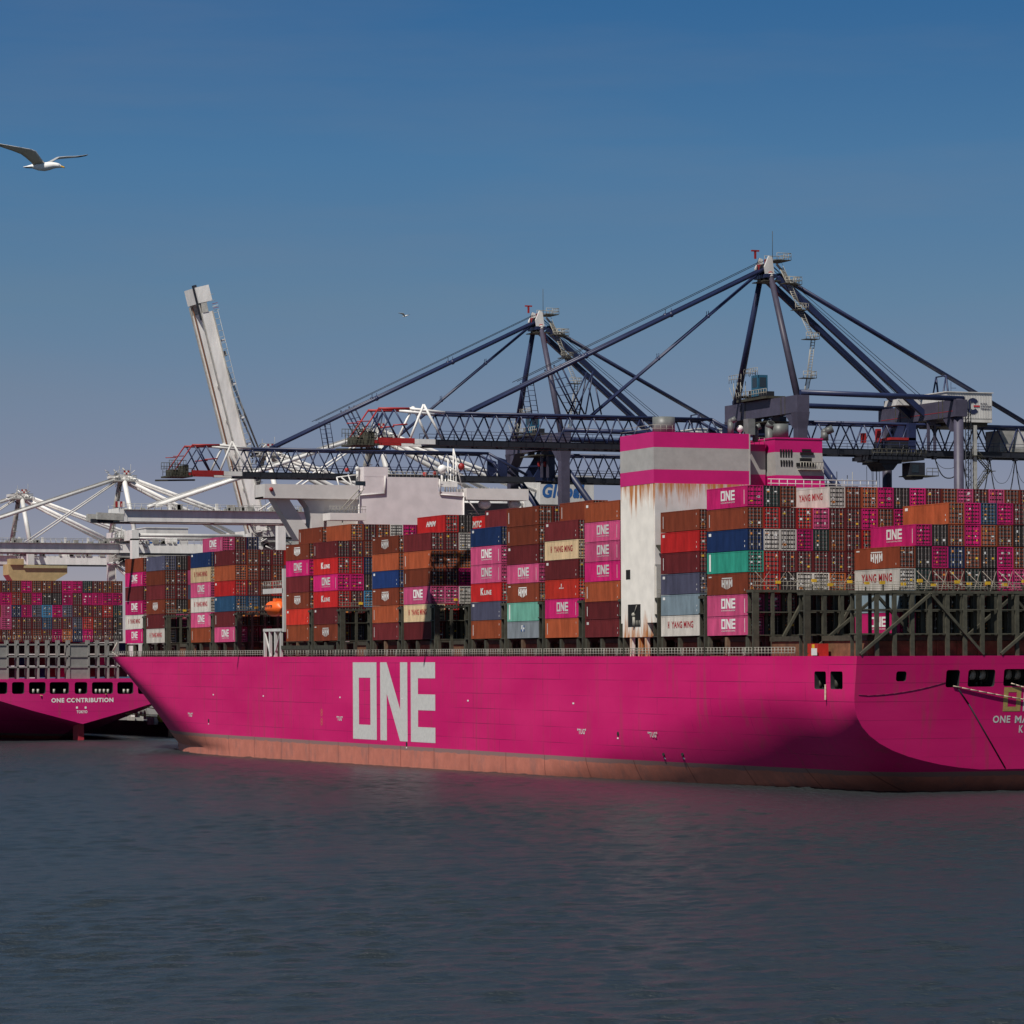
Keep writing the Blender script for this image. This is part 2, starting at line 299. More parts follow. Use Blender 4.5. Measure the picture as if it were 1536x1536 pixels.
def build_water():
    import numpy as np
    rng = np.random.default_rng(4); L0, L1, W0, W1, ST = -140, 82, 110, 930, .58      # real waves where the harbour surface is close, flat beyond
    nx = int((L1-L0)/ST); wy = [W0]
    while wy[-1] < W1: wy.append(wy[-1]+.42+.0010*wy[-1])
    wy = np.array(wy); W1 = wy[-1]; ny = len(wy)-1; X, Y = np.meshgrid(np.linspace(L0, L1, nx+1), wy); Z = np.zeros_like(X)
    for i in range(90):
        lam = 1.3*(5.0/1.3)**(rng.random()**1.35); th = rng.normal(1.35, .55); k = 2*np.pi/lam; a = .0044*lam**.7*(.5+rng.random())
        Z += a*np.sin(k*(X*np.cos(th)+Y*np.sin(th))+rng.random()*6.283)
    gust = .75+.25*np.sin(X/31+Y/57+1)*np.sin(Y/43-X/71)+.15*np.sin(X/13-Y/23)
    e = np.minimum.reduce([X-L0, L1-X, Y-W0, W1-Y]); Z *= gust*np.clip(e/12, 0, 1)
    c = Vector((CAM.x, CAM.y, 0)); co = np.empty((X.size, 3)); xf = X.ravel(); yf = Y.ravel()
    co[:, 0] = c.x+RV.x*xf+WV.x*yf; co[:, 1] = c.y+RV.y*xf+WV.y*yf; co[:, 2] = Z.ravel()
    i = np.arange(ny*(nx+1)).reshape(ny, nx+1)[:, :-1].ravel(); q = np.stack([i, i+1, i+nx+2, i+nx+1], 1)
    def P(a, b): p = c+RV*a+WV*b; return (p.x, p.y, 0)
    B = 30000; far = [P(L0, W0), P(L1, W0), P(L1, W1), P(L0, W1), P(-B, -B), P(B, -B), P(B, B), P(-B, B)]; n0 = len(co); co = np.vstack([co, far])
    q = np.vstack([q, np.array([[4, 5, 1, 0], [5, 6, 2, 1], [6, 7, 3, 2], [7, 4, 0, 3]])+n0])
    me = bpy.data.meshes.new('water'); me.vertices.add(len(co)); me.vertices.foreach_set('co', co.ravel()); me.loops.add(q.size); me.loops.foreach_set('vertex_index', q.ravel())
    me.polygons.add(len(q)); me.polygons.foreach_set('loop_start', np.arange(0, q.size, 4)); me.polygons.foreach_set('loop_total', np.full(len(q), 4)); me.update(calc_edges=True)
    me.polygons.foreach_set('use_smooth', np.ones(len(q), bool)); me.materials.append(sea_material())
    o = bpy.data.objects.new('water', me); COL.objects.link(o); tag(o, kind='structure')
build_water()
m = MB().use(M_CONC); m.box((52.2, -260, -6), (900, 1400, 3.4)); m.use(mat('dark_quay_timber', (.018, .016, .014), .85, .4, .5)).box((51.6, -260, -6), (52.2, 1400, 3.75)); tag(m.build('quay_ground'), kind='structure')  # quay face in an even near-black
# ------------------------------------------------------------------ main ship: hull
CX = 25.3; HB = 25.6; DK = 17.5
def lerp(a, b, t): return a+(b-a)*t
def interp(x, P):
    if x <= P[0][0]: return P[0][1]
    for (a, b), (c, d) in zip(P, P[1:]):
        if x <= c: return b+(d-b)*(x-a)/(c-a)
    return P[-1][1]
ZB = [(-29, 3), (-26, .2), (-20, -3.8), (0, -9), (40, -14)]
ZK = [(-31, 12.9), (-15, 13), (0, 13), (34, 7), (60, 1.5), (90, -2)]; PK = [(-30, 2.5), (-15, 1.55), (5, 1.6)]; QK = [(-30, .4), (-15, .52), (5, .5)]
def soft(s, P): h = min(10, max(0, (s+31))); return sum(interp(s+h*j/4, P) for j in range(-4, 5))/9
def zk(s): return soft(s, ZK)
RK = .15
def s_end(z): return -31+RK*(DK-z) if z >= 3 else max(-31+RK*14.5, interp(z, [(b, a) for a, b in reversed(ZB)]))
def half(s, z):
    if s < 200:
        k = zk(s)
        if z >= k: return HB
        t = min(1, (k-z)/max(.1, k-interp(s, ZB))); return HB*(1-t**soft(s, PK))**soft(s, QK)
    h = max(0, min(1, z/DK)); s0 = lerp(211, 292, h**.85); s1 = stem(z)
    return HB if s <= s0 else HB*max(0, 1-((s-s0)/(s1-s0))**lerp(2.1, 1.6, h))
def stem(z): h = max(0, min(1, z/DK)); return lerp(320, 336, h)
def hull_material(name, pink, boot, scum):
    m = bpy.data.materials.new(name); m.use_nodes = True; n = m.node_tree.nodes; L = m.node_tree.links; b = n['Principled BSDF']
    b.inputs['Roughness'].default_value = .55; b.inputs['Specular IOR Level'].default_value = .22
    g = n.new('ShaderNodeNewGeometry'); sp = n.new('ShaderNodeSeparateXYZ'); L.new(g.outputs['Position'], sp.inputs[0])
    zz = n.new('ShaderNodeMath'); zz.operation = 'MULTIPLY_ADD'; zz.inputs[1].default_value = -TRIM; L.new(sp.outputs[1], zz.inputs[0]); L.new(sp.outputs[2], zz.inputs[2])
    nz = n.new('ShaderNodeTexNoise'); nz.inputs['Scale'].default_value = .35; nz.inputs['Detail'].default_value = 7; nz.inputs['Roughness'].default_value = .7; L.new(g.outputs['Position'], nz.inputs[0])
    wob = n.new('ShaderNodeMath'); wob.operation = 'MULTIPLY_ADD'; wob.inputs[1].default_value = .9; L.new(nz.outputs[0], wob.inputs[0]); L.new(zz.outputs[0], wob.inputs[2])
    # large soft fading of the paint
    n2 = n.new('ShaderNodeTexNoise'); n2.inputs['Scale'].default_value = .05; n2.inputs['Detail'].default_value = 6; mp = n.new('ShaderNodeMapping'); mp.inputs['Scale'].default_value = (1, 1, 3)
    L.new(g.outputs['Position'], mp.inputs[0]); L.new(mp.outputs[0], n2.inputs[0])
    pk = n.new('ShaderNodeValToRGB'); pk.color_ramp.elements[0].position = .35; pk.color_ramp.elements[1].position = .68
    pk.color_ramp.elements[0].color = (*[c*.90 for c in pink], 1); pk.color_ramp.elements[1].color = (pink[0]*1.05, pink[1]*1.9+.004, pink[2]*1.1, 1); L.new(n2.outputs[0], pk.inputs[0])
    # vertical rust and dirt runs
    n3 = n.new('ShaderNodeTexNoise'); n3.inputs['Scale'].default_value = .8; n3.inputs['Detail'].default_value = 6; m3 = n.new('ShaderNodeMapping'); m3.inputs['Scale'].default_value = (1, 1, .07)
    L.new(g.outputs['Position'], m3.inputs[0]); L.new(m3.outputs[0], n3.inputs[0]); r3 = n.new('ShaderNodeValToRGB'); r3.color_ramp.elements[0].position = .56; r3.color_ramp.elements[1].position = .80
    r3.color_ramp.elements[0].color = (0, 0, 0, 1); r3.color_ramp.elements[1].color = (.6, .6, .6, 1); L.new(n3.outputs[0], r3.inputs[0])
    mx0 = n.new('ShaderNodeMixRGB'); L.new(r3.outputs[0], mx0.inputs[0]); L.new(pk.outputs[0], mx0.inputs[1]); mx0.inputs[2].default_value = (.30, .05, .08, 1)
    # plate seams
    br = n.new('ShaderNodeTexBrick'); br.inputs['Scale'].default_value = 1; br.inputs['Brick Width'].default_value = 17; br.inputs['Row Height'].default_value = 2.35
    br.inputs['Mortar Size'].default_value = .045; br.inputs['Mortar Smooth'].default_value = .2; br.offset = .37
    cb = n.new('ShaderNodeCombineXYZ'); L.new(sp.outputs[1], cb.inputs[0]); L.new(zz.outputs[0], cb.inputs[1]); L.new(cb.outputs[0], br.inputs[0])
    sm = n.new('ShaderNodeMath'); sm.operation = 'MULTIPLY'; sm.inputs[1].default_value = .55; L.new(br.outputs['Fac'], sm.inputs[0])
    n5 = n.new('ShaderNodeTexNoise'); n5.inputs['Scale'].default_value = .045; n5.inputs['Detail'].default_value = 4; m5 = n.new('ShaderNodeMapping'); m5.inputs['Scale'].default_value = (1, 1, 9); m5.inputs['Location'].default_value = (3, 9, 1)
    L.new(g.outputs['Position'], m5.inputs[0]); L.new(m5.outputs[0], n5.inputs[0]); r5 = n.new('ShaderNodeMapRange'); r5.inputs[1].default_value = .42; r5.inputs[2].default_value = .62; r5.inputs[3].default_value = .15; r5.inputs[4].default_value = 1.5; L.new(n5.outputs[0], r5.inputs[0])
    s5 = n.new('ShaderNodeMath'); s5.operation = 'MULTIPLY'; L.new(sm.outputs[0], s5.inputs[0]); L.new(r5.outputs[0], s5.inputs[1])
    mx1 = n.new('ShaderNodeMixRGB'); L.new(s5.outputs[0], mx1.inputs[0]); L.new(mx0.outputs[0], mx1.inputs[1]); mx1.inputs[2].default_value = (.12, .01, .05, 1)
    # boot-top
    bt = n.new('ShaderNodeValToRGB'); bt.color_ramp.elements[0].position = .40; bt.color_ramp.elements[1].position = .66
    bt.color_ramp.elements[0].color = (*[c*.8 for c in boot], 1); bt.color_ramp.elements[1].color = (*boot, 1); L.new(nz.outputs[0], bt.inputs[0])
    f1 = n.new('ShaderNodeMapRange'); f1.inputs[1].default_value = scum+.35; f1.inputs[2].default_value = scum+.50; L.new(wob.outputs[0], f1.inputs[0])   # red -> grey scum
    mg = n.new('ShaderNodeMixRGB'); L.new(f1.outputs[0], mg.inputs[0]); L.new(bt.outputs[0], mg.inputs[1]); mg.inputs[2].default_value = (.26, .15, .14, 1)
    f2 = n.new('ShaderNodeMapRange'); f2.inputs[1].default_value = scum+.55; f2.inputs[2].default_value = scum+.62; L.new(zz.outputs[0], f2.inputs[0])
    mm = n.new('ShaderNodeMixRGB'); L.new(f2.outputs[0], mm.inputs[0]); L.new(mg.outputs[0], mm.inputs[1]); L.new(mx1.outputs[0], mm.inputs[2])
    # stained, scraped boot-top with dark vertical plate seams
    n4 = n.new('ShaderNodeTexNoise'); n4.inputs['Scale'].default_value = .22; n4.inputs['Detail'].default_value = 8; n4.inputs['Roughness'].default_value = .75; m4 = n.new('ShaderNodeMapping'); m4.inputs['Scale'].default_value = (1, 1, .5)
    L.new(g.outputs['Position'], m4.inputs[0]); L.new(m4.outputs[0], n4.inputs[0]); r4 = n.new('ShaderNodeValToRGB'); r4.color_ramp.elements[0].position = .52; r4.color_ramp.elements[1].position = .66
    r4.color_ramp.elements[0].color = (0, 0, 0, 1); r4.color_ramp.elements[1].color = (.55, .55, .55, 1); L.new(n4.outputs[0], r4.inputs[0])
    q4 = n.new('ShaderNodeMixRGB'); L.new(r4.outputs[0], q4.inputs[0]); L.new(bt.outputs[0], q4.inputs[1]); q4.inputs[2].default_value = (.22, .13, .12, 1); L.new(q4.outputs[0], mg.inputs[1])
    b4 = n.new('ShaderNodeTexBrick'); b4.inputs['Scale'].default_value = 1; b4.inputs['Brick Width'].default_value = 15; b4.inputs['Row Height'].default_value = 60; b4.inputs['Mortar Size'].default_value = .16; b4.inputs['Mortar Smooth'].default_value = .3
    c4 = n.new('ShaderNodeCombineXYZ'); L.new(sp.outputs[1], c4.inputs[0]); c4.inputs[1].default_value = 20; L.new(c4.outputs[0], b4.inputs[0])
    s4 = n.new('ShaderNodeMath'); s4.operation = 'MULTIPLY'; s4.inputs[1].default_value = .6; L.new(b4.outputs['Fac'], s4.inputs[0])
    v4 = n.new('ShaderNodeMixRGB'); L.new(s4.outputs[0], v4.inputs[0]); L.new(mg.outputs[0], v4.inputs[1]); v4.inputs[2].default_value = (.14, .04, .03, 1); L.new(v4.outputs[0], mm.inputs[1])
    L.new(mm.outputs[0], b.inputs['Base Color'])
    bp = n.new('ShaderNodeBump'); bp.inputs['Strength'].default_value = .25; bp.inputs['Distance'].default_value = .25; L.new(n2.outputs[0], bp.inputs['Height']); L.new(bp.outputs[0], b.inputs['Normal'])
    return m
M_HULL = hull_material('hull_paint', (.585, .006, .135), (.56, .19, .135), 2.15)
M_DECKIN = mat('shade_and_gear_dark', (.02, .02, .022), .8, .3, 1)  # near-black stands for shade in openings and recesses; winch cores use it too
def cut(o, boxes, trim):
    """cut rounded openings (inner faces painted dark for the shade behind) into a closed mesh object"""
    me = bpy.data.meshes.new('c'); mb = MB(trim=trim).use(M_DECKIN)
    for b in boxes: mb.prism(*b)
    c = bpy.data.objects.new('c', mb.mesh('c')); COL.objects.link(c)
    md = o.modifiers.new('b', 'BOOLEAN'); md.object = c; md.operation = 'DIFFERENCE'; md.solver = 'EXACT'; md.material_mode = 'TRANSFER'
    dg = bpy.context.evaluated_depsgraph_get(); new = bpy.data.meshes.new_from_object(o.evaluated_get(dg)); o.modifiers.clear(); o.data = new
    bpy.data.objects.remove(c)
def rring(P, ax, r=.35, n=3):
    """rounded rectangle between two opposite corners; ax: 'x' or 'y', the axis it faces"""
    a, b = P; i = 1 if ax == 'x' else 0; u0, u1 = sorted((a[i], b[i])); z0, z1 = sorted((a[2], b[2])); out = []
    for cx, cz, t0 in ((u1-r, z1-r, 0), (u0+r, z1-r, 90), (u0+r, z0+r, 180), (u1-r, z0+r, 270)):
        for k in range(n+1): t = R(t0+90*k/n); out.append((cx+r*math.cos(t), cz+r*math.sin(t)))
    return [(a[0], u, z) if ax == 'x' else (u, a[1], z) for u, z in out]
ship = thing('container_ship', 'long magenta container ship lying at the quay with big white letters on its hull', 'ship', (25.3, 150, 0))
def build_hull():
    zs = [-5, -3, -1.5, -.6, 0, .6, 1.3, 2.1, 3, 3.3, 3.7, 4.2, 4.8, 5.6, 6.5, 7.5, 8.6, 9.8, 11, 12.2, 12.9, 14, 15.3, 16.5, DK]
    NA, NM, NB = 26, 6, 34; V = []; idx = {}; F_ = []
    def vid(s, x, z): V.append((x, s, z+TRIM*s)); return len(V)-1
    ns = NA+NM+NB+1
    for j, z in enumerate(zs):
        for i in range(ns):
            if i <= NA: t = (i/NA)**1.5; s = lerp(s_end(z), 70, t)
            elif i <= NA+NM: s = lerp(70, 210, (i-NA)/NM)
            else: t = (i-NA-NM)/NB; t = 1-(1-t)**1.3; s = lerp(210, stem(z), t)
            b = half(s, z)
            if i == ns-1: b = 0
            idx[j, i, 0] = vid(s, CX-b, z); idx[j, i, 1] = vid(s, CX+b, z)
    for j in range(len(zs)-1):
        for i in range(ns-1):
            F_.append((idx[j, i, 0], idx[j+1, i, 0], idx[j+1, i+1, 0], idx[j, i+1, 0])); F_.append((idx[j, i, 1], idx[j, i+1, 1], idx[j+1, i+1, 1], idx[j+1, i, 1]))
        F_.append((idx[j, 0, 0], idx[j, 0, 1], idx[j+1, 0, 1], idx[j+1, 0, 0]))
    J = len(zs)-1
    for i in range(ns-1):
        F_.append((idx[J, i, 0], idx[J, i, 1], idx[J, i+1, 1], idx[J, i+1, 0])); F_.append((idx[0, i, 0], idx[0, i+1, 0], idx[0, i+1, 1], idx[0, i, 1]))
    me = bpy.data.meshes.new('hull'); me.from_pydata(V, [], F_); me.materials.append(M_HULL)
    bm = bmesh.new(); bm.from_mesh(me); bmesh.ops.remove_doubles(bm, verts=bm.verts, dist=.002)
    bmesh.ops.dissolve_degenerate(bm, edges=bm.edges, dist=.001); bmesh.ops.recalc_face_normals(bm, faces=bm.faces); bm.to_mesh(me); bm.free()
    o = bpy.data.objects.new('hull', me); COL.objects.link(o); o['base'] = (0, 0, 0)
    B = []
    for u0, v0, u1, v1 in ((1221.5, 1007, 1239, 1034), (1245.5, 1007, 1264, 1034)):
        a = on_x(u0, v0, -.3); b = on_x(u1, v1, -.3); a.x = b.x = -1; a.z -= TRIM*a.y; b.z -= TRIM*b.y; B.append((rring((a, b), 'x', .3), (5, 0, 0)))
    for u0, v0, u1, v1 in ((1343.5, 1007, 1359, 1022), (1418.5, 1005, 1439, 1031), (1451.5, 1004.5, 1492, 1030), (1505, 1003.5, 1546, 1029), (1560, 1003.5, 1600, 1028)):
        a = on_y(u0, v0, -30.5); b = on_y(u1, v1, -30.5); a.y = b.y = -32; a.z -= TRIM*-31; b.z -= TRIM*-31; B.append((rring((a, b), 'y', .3), (0, 5, 0)))
    cut(o, B, True); me = o.data
    bm = bmesh.new(); bm.from_mesh(me)
    for f in bm.faces: f.smooth = True
    for e in bm.edges:
        if len(e.link_faces) != 2 or e.calc_face_angle(0) > R(28): e.smooth = False
    O = Vector(ship['base'])
    for v in bm.verts: v.co -= O
    bm.to_mesh(me); bm.free(); o.parent = ship; return o
hull = build_hull()
def spart(mb, name, mat=None, parent=None): return mb.build(name, parent or ship, mat=mat, loc=None if parent is None else None)
m = MB().use(M_HULL); m.trim = False; c = Vector((25.3, 312, -5.6))          # bulb
k0 = len(m.v); m.ball((0, 0, 0), 1, 16)
for i in range(k0, len(m.v)): v = m.v[i]; m.v[i] = Vector((c.x+v.x*4.2, c.y+v.z*17, c.z+v.y*4.6))
spart(m, 'bulbous_bow')
# big letters and small marks on the port side
SX = -.32
def side(u, v): return on_x(u, v, SX)
def onhull(p): return CX-half(p.y, p.z-TRIM*p.y)-.03
m = MB().use(M_WHITE); O = Vector((SX, 150.0, 4.35+TRIM*0)); O.z = 4.55; put_polys(m, ONE, (SX, 150.0, 4.3), (0, -38.2, -.15), (0, 0, 13.05)); spart(m, 'hull_lettering')
m = MB().use(M_WHITE)
for u, v, w in ((866, 1101, 3.1), (971, 1106, 3.1), (505, 1081, 3.0), (282, 1075, 3.0)):
    p = side(u, v); p.x = onhull(p); q = onhull(p+Vector((0, 0, .8))); put_text(m, '"TUG"', p, (0, -w, 0), (q-p.x, 0, .8), .03)
spart(m, 'hull_marking')
m = MB().use(mat('faded_mark', (.55, .12, .10), .6, 0))
for k, (u, v) in enumerate(((484, 1069), (484, 1083))): p = side(u-3, v+5); put_text(m, '8', p, (0, -1.0, 0), (0, 0, 1.25), .0)
spart(m, 'load_mark')
m = MB().use(M_DECKIN)
for u, v in ((927, 1101), (610, 1116), (313, 1081), (985, 1131), (1010, 1131)):
    p = side(u, v); hx0 = onhull(p); m.use(M_DECKIN); m.tube((hx0-.02, p.y, p.z), (hx0+.3, p.y, p.z), .36, 12); m.use(M_WHITE); hx0 = onhull(p-Vector((0, 0, .6))); m.box((hx0-.02, p.y-.1, p.z-.72), (hx0+.2, p.y+.25, p.z-.5))
for u, v in ((702, 1051), (510, 1046), (320, 1042), (395, 1044), (603, 1048), (860, 1055)):
    p = side(u, v); m.use(M_WHITE); m.box((SX-.02, p.y-.3, p.z-.12), (SX, p.y+.3, p.z+.12))
spart(m, 'recessed_bollards')
# stern lettering
def tr(u, v, off=.02):
    y = -31
    for _ in range(4): p = on_y(u, v, y); y = -31+RK*(DK-p.z+TRIM*y)-off
    return p
m = MB().use(M_WHITE)
a = tr(1504, 1067); b = tr(1530, 1067); c = tr(1504, 1031); k = (b.x-a.x)/.30
m.cur = 0; m.use(M_TANL); put_polys(m, ONE[:4], a, (k, 0, 0), (0, c.y-a.y, c.z-a.z)); m.use(M_WHITE); put_polys(m, ONE[4:], a, (k, 0, 0), (0, c.y-a.y, c.z-a.z)); spart(m, 'stern_emblem')
m = MB().use(M_WHITE)
for t, u0, u1, v0, v1 in (('ONE', 1489, 1515, 1084.5, 1073.5), ('MA', 1522, 1543, 1084.5, 1073.5), ('K', 1528, 1534.5, 1099, 1088)):
    a = tr(u0, v0); b = tr(u1, v0); c = tr(u0, v1); put_text(m, t, a, (b.x-a.x, 0, 0), (0, c.y-a.y, c.z-a.z), .03)
spart(m, 'stern_lettering')
# mooring gear seen in the openings
m = MB(trim=True)
for u in (1463, 1478, 1517, 1531, 1566):
    m = MB(trim=True); p = on_y(u, 1013, -29.5); z = 15.1
    m.use(M_DECKIN).tube((p.x-.75, -28.2, z), (p.x+.75, -28.2, z), .35, 10)
    m.use(M_ROPE).tube((p.x-.42, -28.2, z), (p.x+.42, -28.2, z), .72, 14)
    m.use(M_STEEL)
    for dx in (-.6, .55): m.tube((p.x+dx, -28.2, z), (p.x+dx+.1, -28.2, z), .95, 14)
    m.use(M_ROPE); m.tube((p.x, -28.6, z+.6), (p.x-1.2, -30.2, z-.4), .06, 5); spart(m, 'mooring_winch')
m = MB(trim=True)
m.use(M_STEEL)
for x in (9.5, 13, 16.5, 18.5, 21.5): m.tube((x, -28.0, 13.6), (x, -28.0, 14.4), .22, 8); m.tube((x+.7, -28.0, 13.6), (x+.7, -28.0, 14.4), .22, 8)
for u in (1230, 1255): p = on_x(u, 1028, .6); m.tube((.6, p.y, 13.4), (.6, p.y, 14.5), .3, 8)
spart(m, 'bollards')
# ------------------------------------------------------------------ main ship: deck structures
P_ = 14.7; SC_ = 11.387; SG = 26.633
BAY = dict(A=-14.7, n=0, m=14.7, l=2*P_+SC_, k=3*P_+SC_, j=4*P_+SC_, i=5*P_+SC_, hi=6*P_+SC_, h=7*P_+SC_, g=8*P_+SC_, gf=9*P_+SC_, f=10*P_+SC_, e=11*P_+SC_, d=12*P_+SC_+SG, c=13*P_+SC_+SG, cb=14*P_+SC_+SG, b=15*P_+SC_+SG, a=16*P_+SC_+SG)
BAY['A2'] = -29.4
for k, s in BAY.items():
    m = MB(trim=True).use(M_COAM)
    w0, w1 = (2.2, 48.4) if s < 250 else (5, 45); m.box((w0, s+.2, DK), (w1, s+CL-.2, DK+1.9))
    for x in range(int(w0)+1, int(w1), 3): m.box((x, s+.05, DK), (x+.18, s+.2, DK+1.9))
    spart(m, 'hatch_coaming')
    m = MB(trim=True).use(M_STEEL)
    w0, w1 = (2.0, 48.6) if s < 250 else (5, 45); m.box((w0, s, DK+1.95), (w1, s+CL, DK+2.6)); spart(m, 'hatch_cover')
for k, s in BAY.items():
    if k in ('A', 'A2'): continue
    m = MB(trim=True)
    m.use(M_STEEL)
    for y in (s+.35, s+CL-.35):
        m.box((.0, y-.28, DK), (.5, y+.28, DK+2.55)); m.box((2.2, y-.28, DK), (2.6, y+.28, DK+2.55))
        m.box((.05, y-.2, DK+2.3), (2.6, y+.2, DK+2.6))
    y = s+CL/2+.4; m.use(M_STEEL2 if k in 'njge' else M_STEEL); m.box((0, y-.3, DK), (.5, y+.3, DK+2.55))
    m.box((.1, s+.35, DK), (.4, s+CL-.35, DK+.12)); m.use(M_RAIL)
    for y in (s+1.2, s+CL/2-.5): m.box((-.1, y-.22, DK+.1), (.1, y+.05, DK+1.15))
    spart(m, 'container_pedestal')
gaps = [('a0', BAY['a']+CL), ('a', BAY['a']-2.5), ('b', BAY['b']-2.5), ('cb', BAY['cb']-2.5), ('c', BAY['c']-2.5), ('d', BAY['d']-2.5), ('e', BAY['e']-2.5), ('f', BAY['f']-2.5), ('gf', BAY['gf']-2.5), ('g', BAY['g']-2.5),
        ('h', BAY['h']-2.5), ('hi', BAY['hi']-2.5), ('i', BAY['i']-2.5), ('j', BAY['j']-2.5), ('k', BAY['k']-2.5), ('l', BAY['l']-2.2), ('mf', BAY['m']+CL+.2), ('m', BAY['m']-2.5), ('n', -2.4), ('A', -17.1), ('A2', -31.0)]
for k, s in gaps:
    m = MB(trim=True).use(M_STEEL); tall = 26.3 if k == 'n' else 25.7
    lo = s+.35; hi = s+2.1; full = k in ('n', 'A', 'A2', 'i', 'h', 'gf', 'f', 'b', 'cb', 'd', 'e')
    xs = [0.15+2.53*i for i in range(20)]
    if s > 280: xs = xs[2:-2]
    if not full: xs = xs[:2]+xs[6::5]
    for i, x in enumerate(xs):
        w = .30 if i else .44
        if k == 'A2': w = .36
        y0 = lo
        m.box((x-w, y0-.18, DK), (x+w, y0+.18, tall)) if i == 0 else m.box((x-w*.75, y0-.15, DK), (x+w*.75, y0+.15, tall))
        if i == 0 or full: m.box((x-.2, hi-.12, DK), (x+.2, hi+.12, tall))
    x1 = xs[-1] if full else xs[-1]
    m.box((xs[0]-.4, lo-.2, tall-.35), (x1+.4, hi+.15, tall)); m.box((xs[0]-.4, lo-.12, 23.25), (x1+.4, hi+.1, 23.4)); m.box((xs[0]-.4, lo-.12, 20.2), (x1+.4, hi+.1, 20.35))
    if k in ('n', 'A', 'A2'):
        for i in ((1, 3), (4, 6)) if k == 'n' else ((0, 4), (4, 7), (8, 12), (12, 15)):
            a, b = (xs[i[0]], xs[i[1]]); up = i[0] in (0, 8, 1, 4) and not (i == (4, 7)) and i[0] != 12
            z0, z1 = (DK+.2, tall-.4); 
            if not up: z0, z1 = z1, z0
            m.beam((a, lo-.25, z0), (b, lo-.25, z1), .42, .34)
    m.use(mat('weathered_rail', (.24, .22, .17), .6, .3, 2))
    for z in (tall+.55, tall+1.1): m.tube((xs[0]-.4, lo, z), (x1+.4, lo, z), .035, 4)
    for i in range(int((x1-xs[0])/1.6)+1): m.tube((xs[0]+i*1.6, lo, tall), (xs[0]+i*1.6, lo, tall+1.1), .035, 4)
    o = spart(m, 'lashing_bridge')
    if full:
        q = MB(trim=True); 
        for i, x in enumerate(xs[1::2]): q.use(M_YEL).box((x+.5+.3*(i*7 % 3), lo-.2, tall+.8+.12*(i*5 % 3)), (x+1.15+.3*(i*7 % 3), lo+.15, tall+1.2+.12*(i*5 % 3))); q.use(M_STEEL).box((x+.85, lo-.1, tall), (x+1.0, lo+.05, tall+.75))
        q.build('floodlight', o)
    if k in ('n', 'A', 'A2'):
        q = MB(trim=True).use(mat('lashing_rod', (.26, .22, .18), .5, .2, 2)); off = 0 if k != 'A2' else 0
        r_ = random.Random(len(k))
        if k == 'n':
            for i in range(7): x = .3+i*2.46; q.tube((x, lo-.05, tall-.1), (x+2.2, lo+.5, tall+2.4), .04, 4); q.tube((x+2.3, lo-.05, tall-.1), (x+.1, lo+.5, tall+2.4), .04, 4) if i % 2 == 0 else None
        if k == 'A':
            for i in range(7, 20): x = i*2.46; q.tube((x, lo-.05, tall-.1), (x+2.2, lo+1.9, tall+2.9), .05, 4); q.tube((x+2.3, lo-.05, tall-.1), (x+.1, lo+1.9, tall+2.9), .05, 4)
        if q.v: q.build('lashing_rods', o)
# deck edge railing
m = MB(trim=True).use(M_RAIL); y = -14
SKIP = ((186.5, 197.5),)
while y < 296:
    if not any(a < y < b for a, b in SKIP): m.tube((-.2, y, DK), (-.2, y, DK+1.15), .06, 4)
    y += .95 if y < 120 else 1.4
for z in (.42, .8, 1.15): m.tube((-.2, -14, DK+z), (-.2, 186.5, DK+z), .04, 4); m.tube((-.2, 197.5, DK+z), (-.2, 296, DK+z), .04, 4)
spart(m, 'deck_railing')
m = MB(trim=True).use(mat('red_locker', (.45, .03, .02), .5, .2, 2)); a = on_x(1210, 968, 0).y; b = on_x(1226, 968, 0).y; m.box((.1, b, DK), (1.6, a, DK+1.6)); m.use(M_WHITE).box((-.25, b-.3, DK+.1), (-.2, b+1.2, DK+1.0)); m.use(M_YEL).box((.07, (a+b)/2-.5, DK+.9), (.1, (a+b)/2+.2, DK+1.5)); spart(m, 'fire_locker')
m = MB(trim=True).use(M_RAIL)                       # bow fairlead post
p = on_x(172, 960, 0); m.path([(1.6, 296, DK), (.9, 298, DK+1.0), (2.0, 298, DK+3.0)], .16, 6); spart(m, 'bow_post')
# ------------------------------------------------------------------ main ship: engine casing with funnels
M_CASE = rusty('rusty_white_casing', (.88, .82, .74), 41.7, 6, amount=.28, low=(20.0, 6)); M_CASEA = rusty('shaded_rusty_white', (.66, .62, .60), 41.7, 5, amount=.25)  # aft white dimmed to stand for the weaker light on that face
cy0, cy1, cx0, cx1 = 28.4, 39.6, -.3, 14.7
cs = MB().use(M_CASE); cs.box((cx0, cy0+.02, 22.4), (cx1-.1, cy1, 41.9))
cs.box((cx0, cy0+2.5, 20.4), (cx1-.1, cy1-.5, 22.4))
casing = spart(cs, 'engine_casing')
m = MB().use(M_PINKSH); m.box((cx0-.03, cy0-.03, 41.9), (cx1, cy1+.03, 43.85)); m.use(M_GREYP).box((cx0-.03, cy0-.03, 43.85), (cx1, cy1+.03, 46.95)); m.use(M_PINKSH).box((cx0-.03, cy0-.03, 46.95), (cx1, cy1+.03, 49.1))
m.use(M_GREYP).box((cx1-.12, cy0-.12, 41.9), (cx1+.04, cy0-.03, 49.1)); m.build('funnel_band', casing)
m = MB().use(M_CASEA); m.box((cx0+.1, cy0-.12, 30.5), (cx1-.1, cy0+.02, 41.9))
m.use(M_GREYP); m.prism([(cx0+.3, cy0-.1, 22.5), (cx0+2.6, cy0-.1, 22.5), (cx0+2.6, cy0-.1, 28.8), (cx0+.3, cy0-.1, 31.5)], (0, .1, 0)); m.build('aft_bulkhead', casing)  # grey panel paints in the shadow on the lower aft face
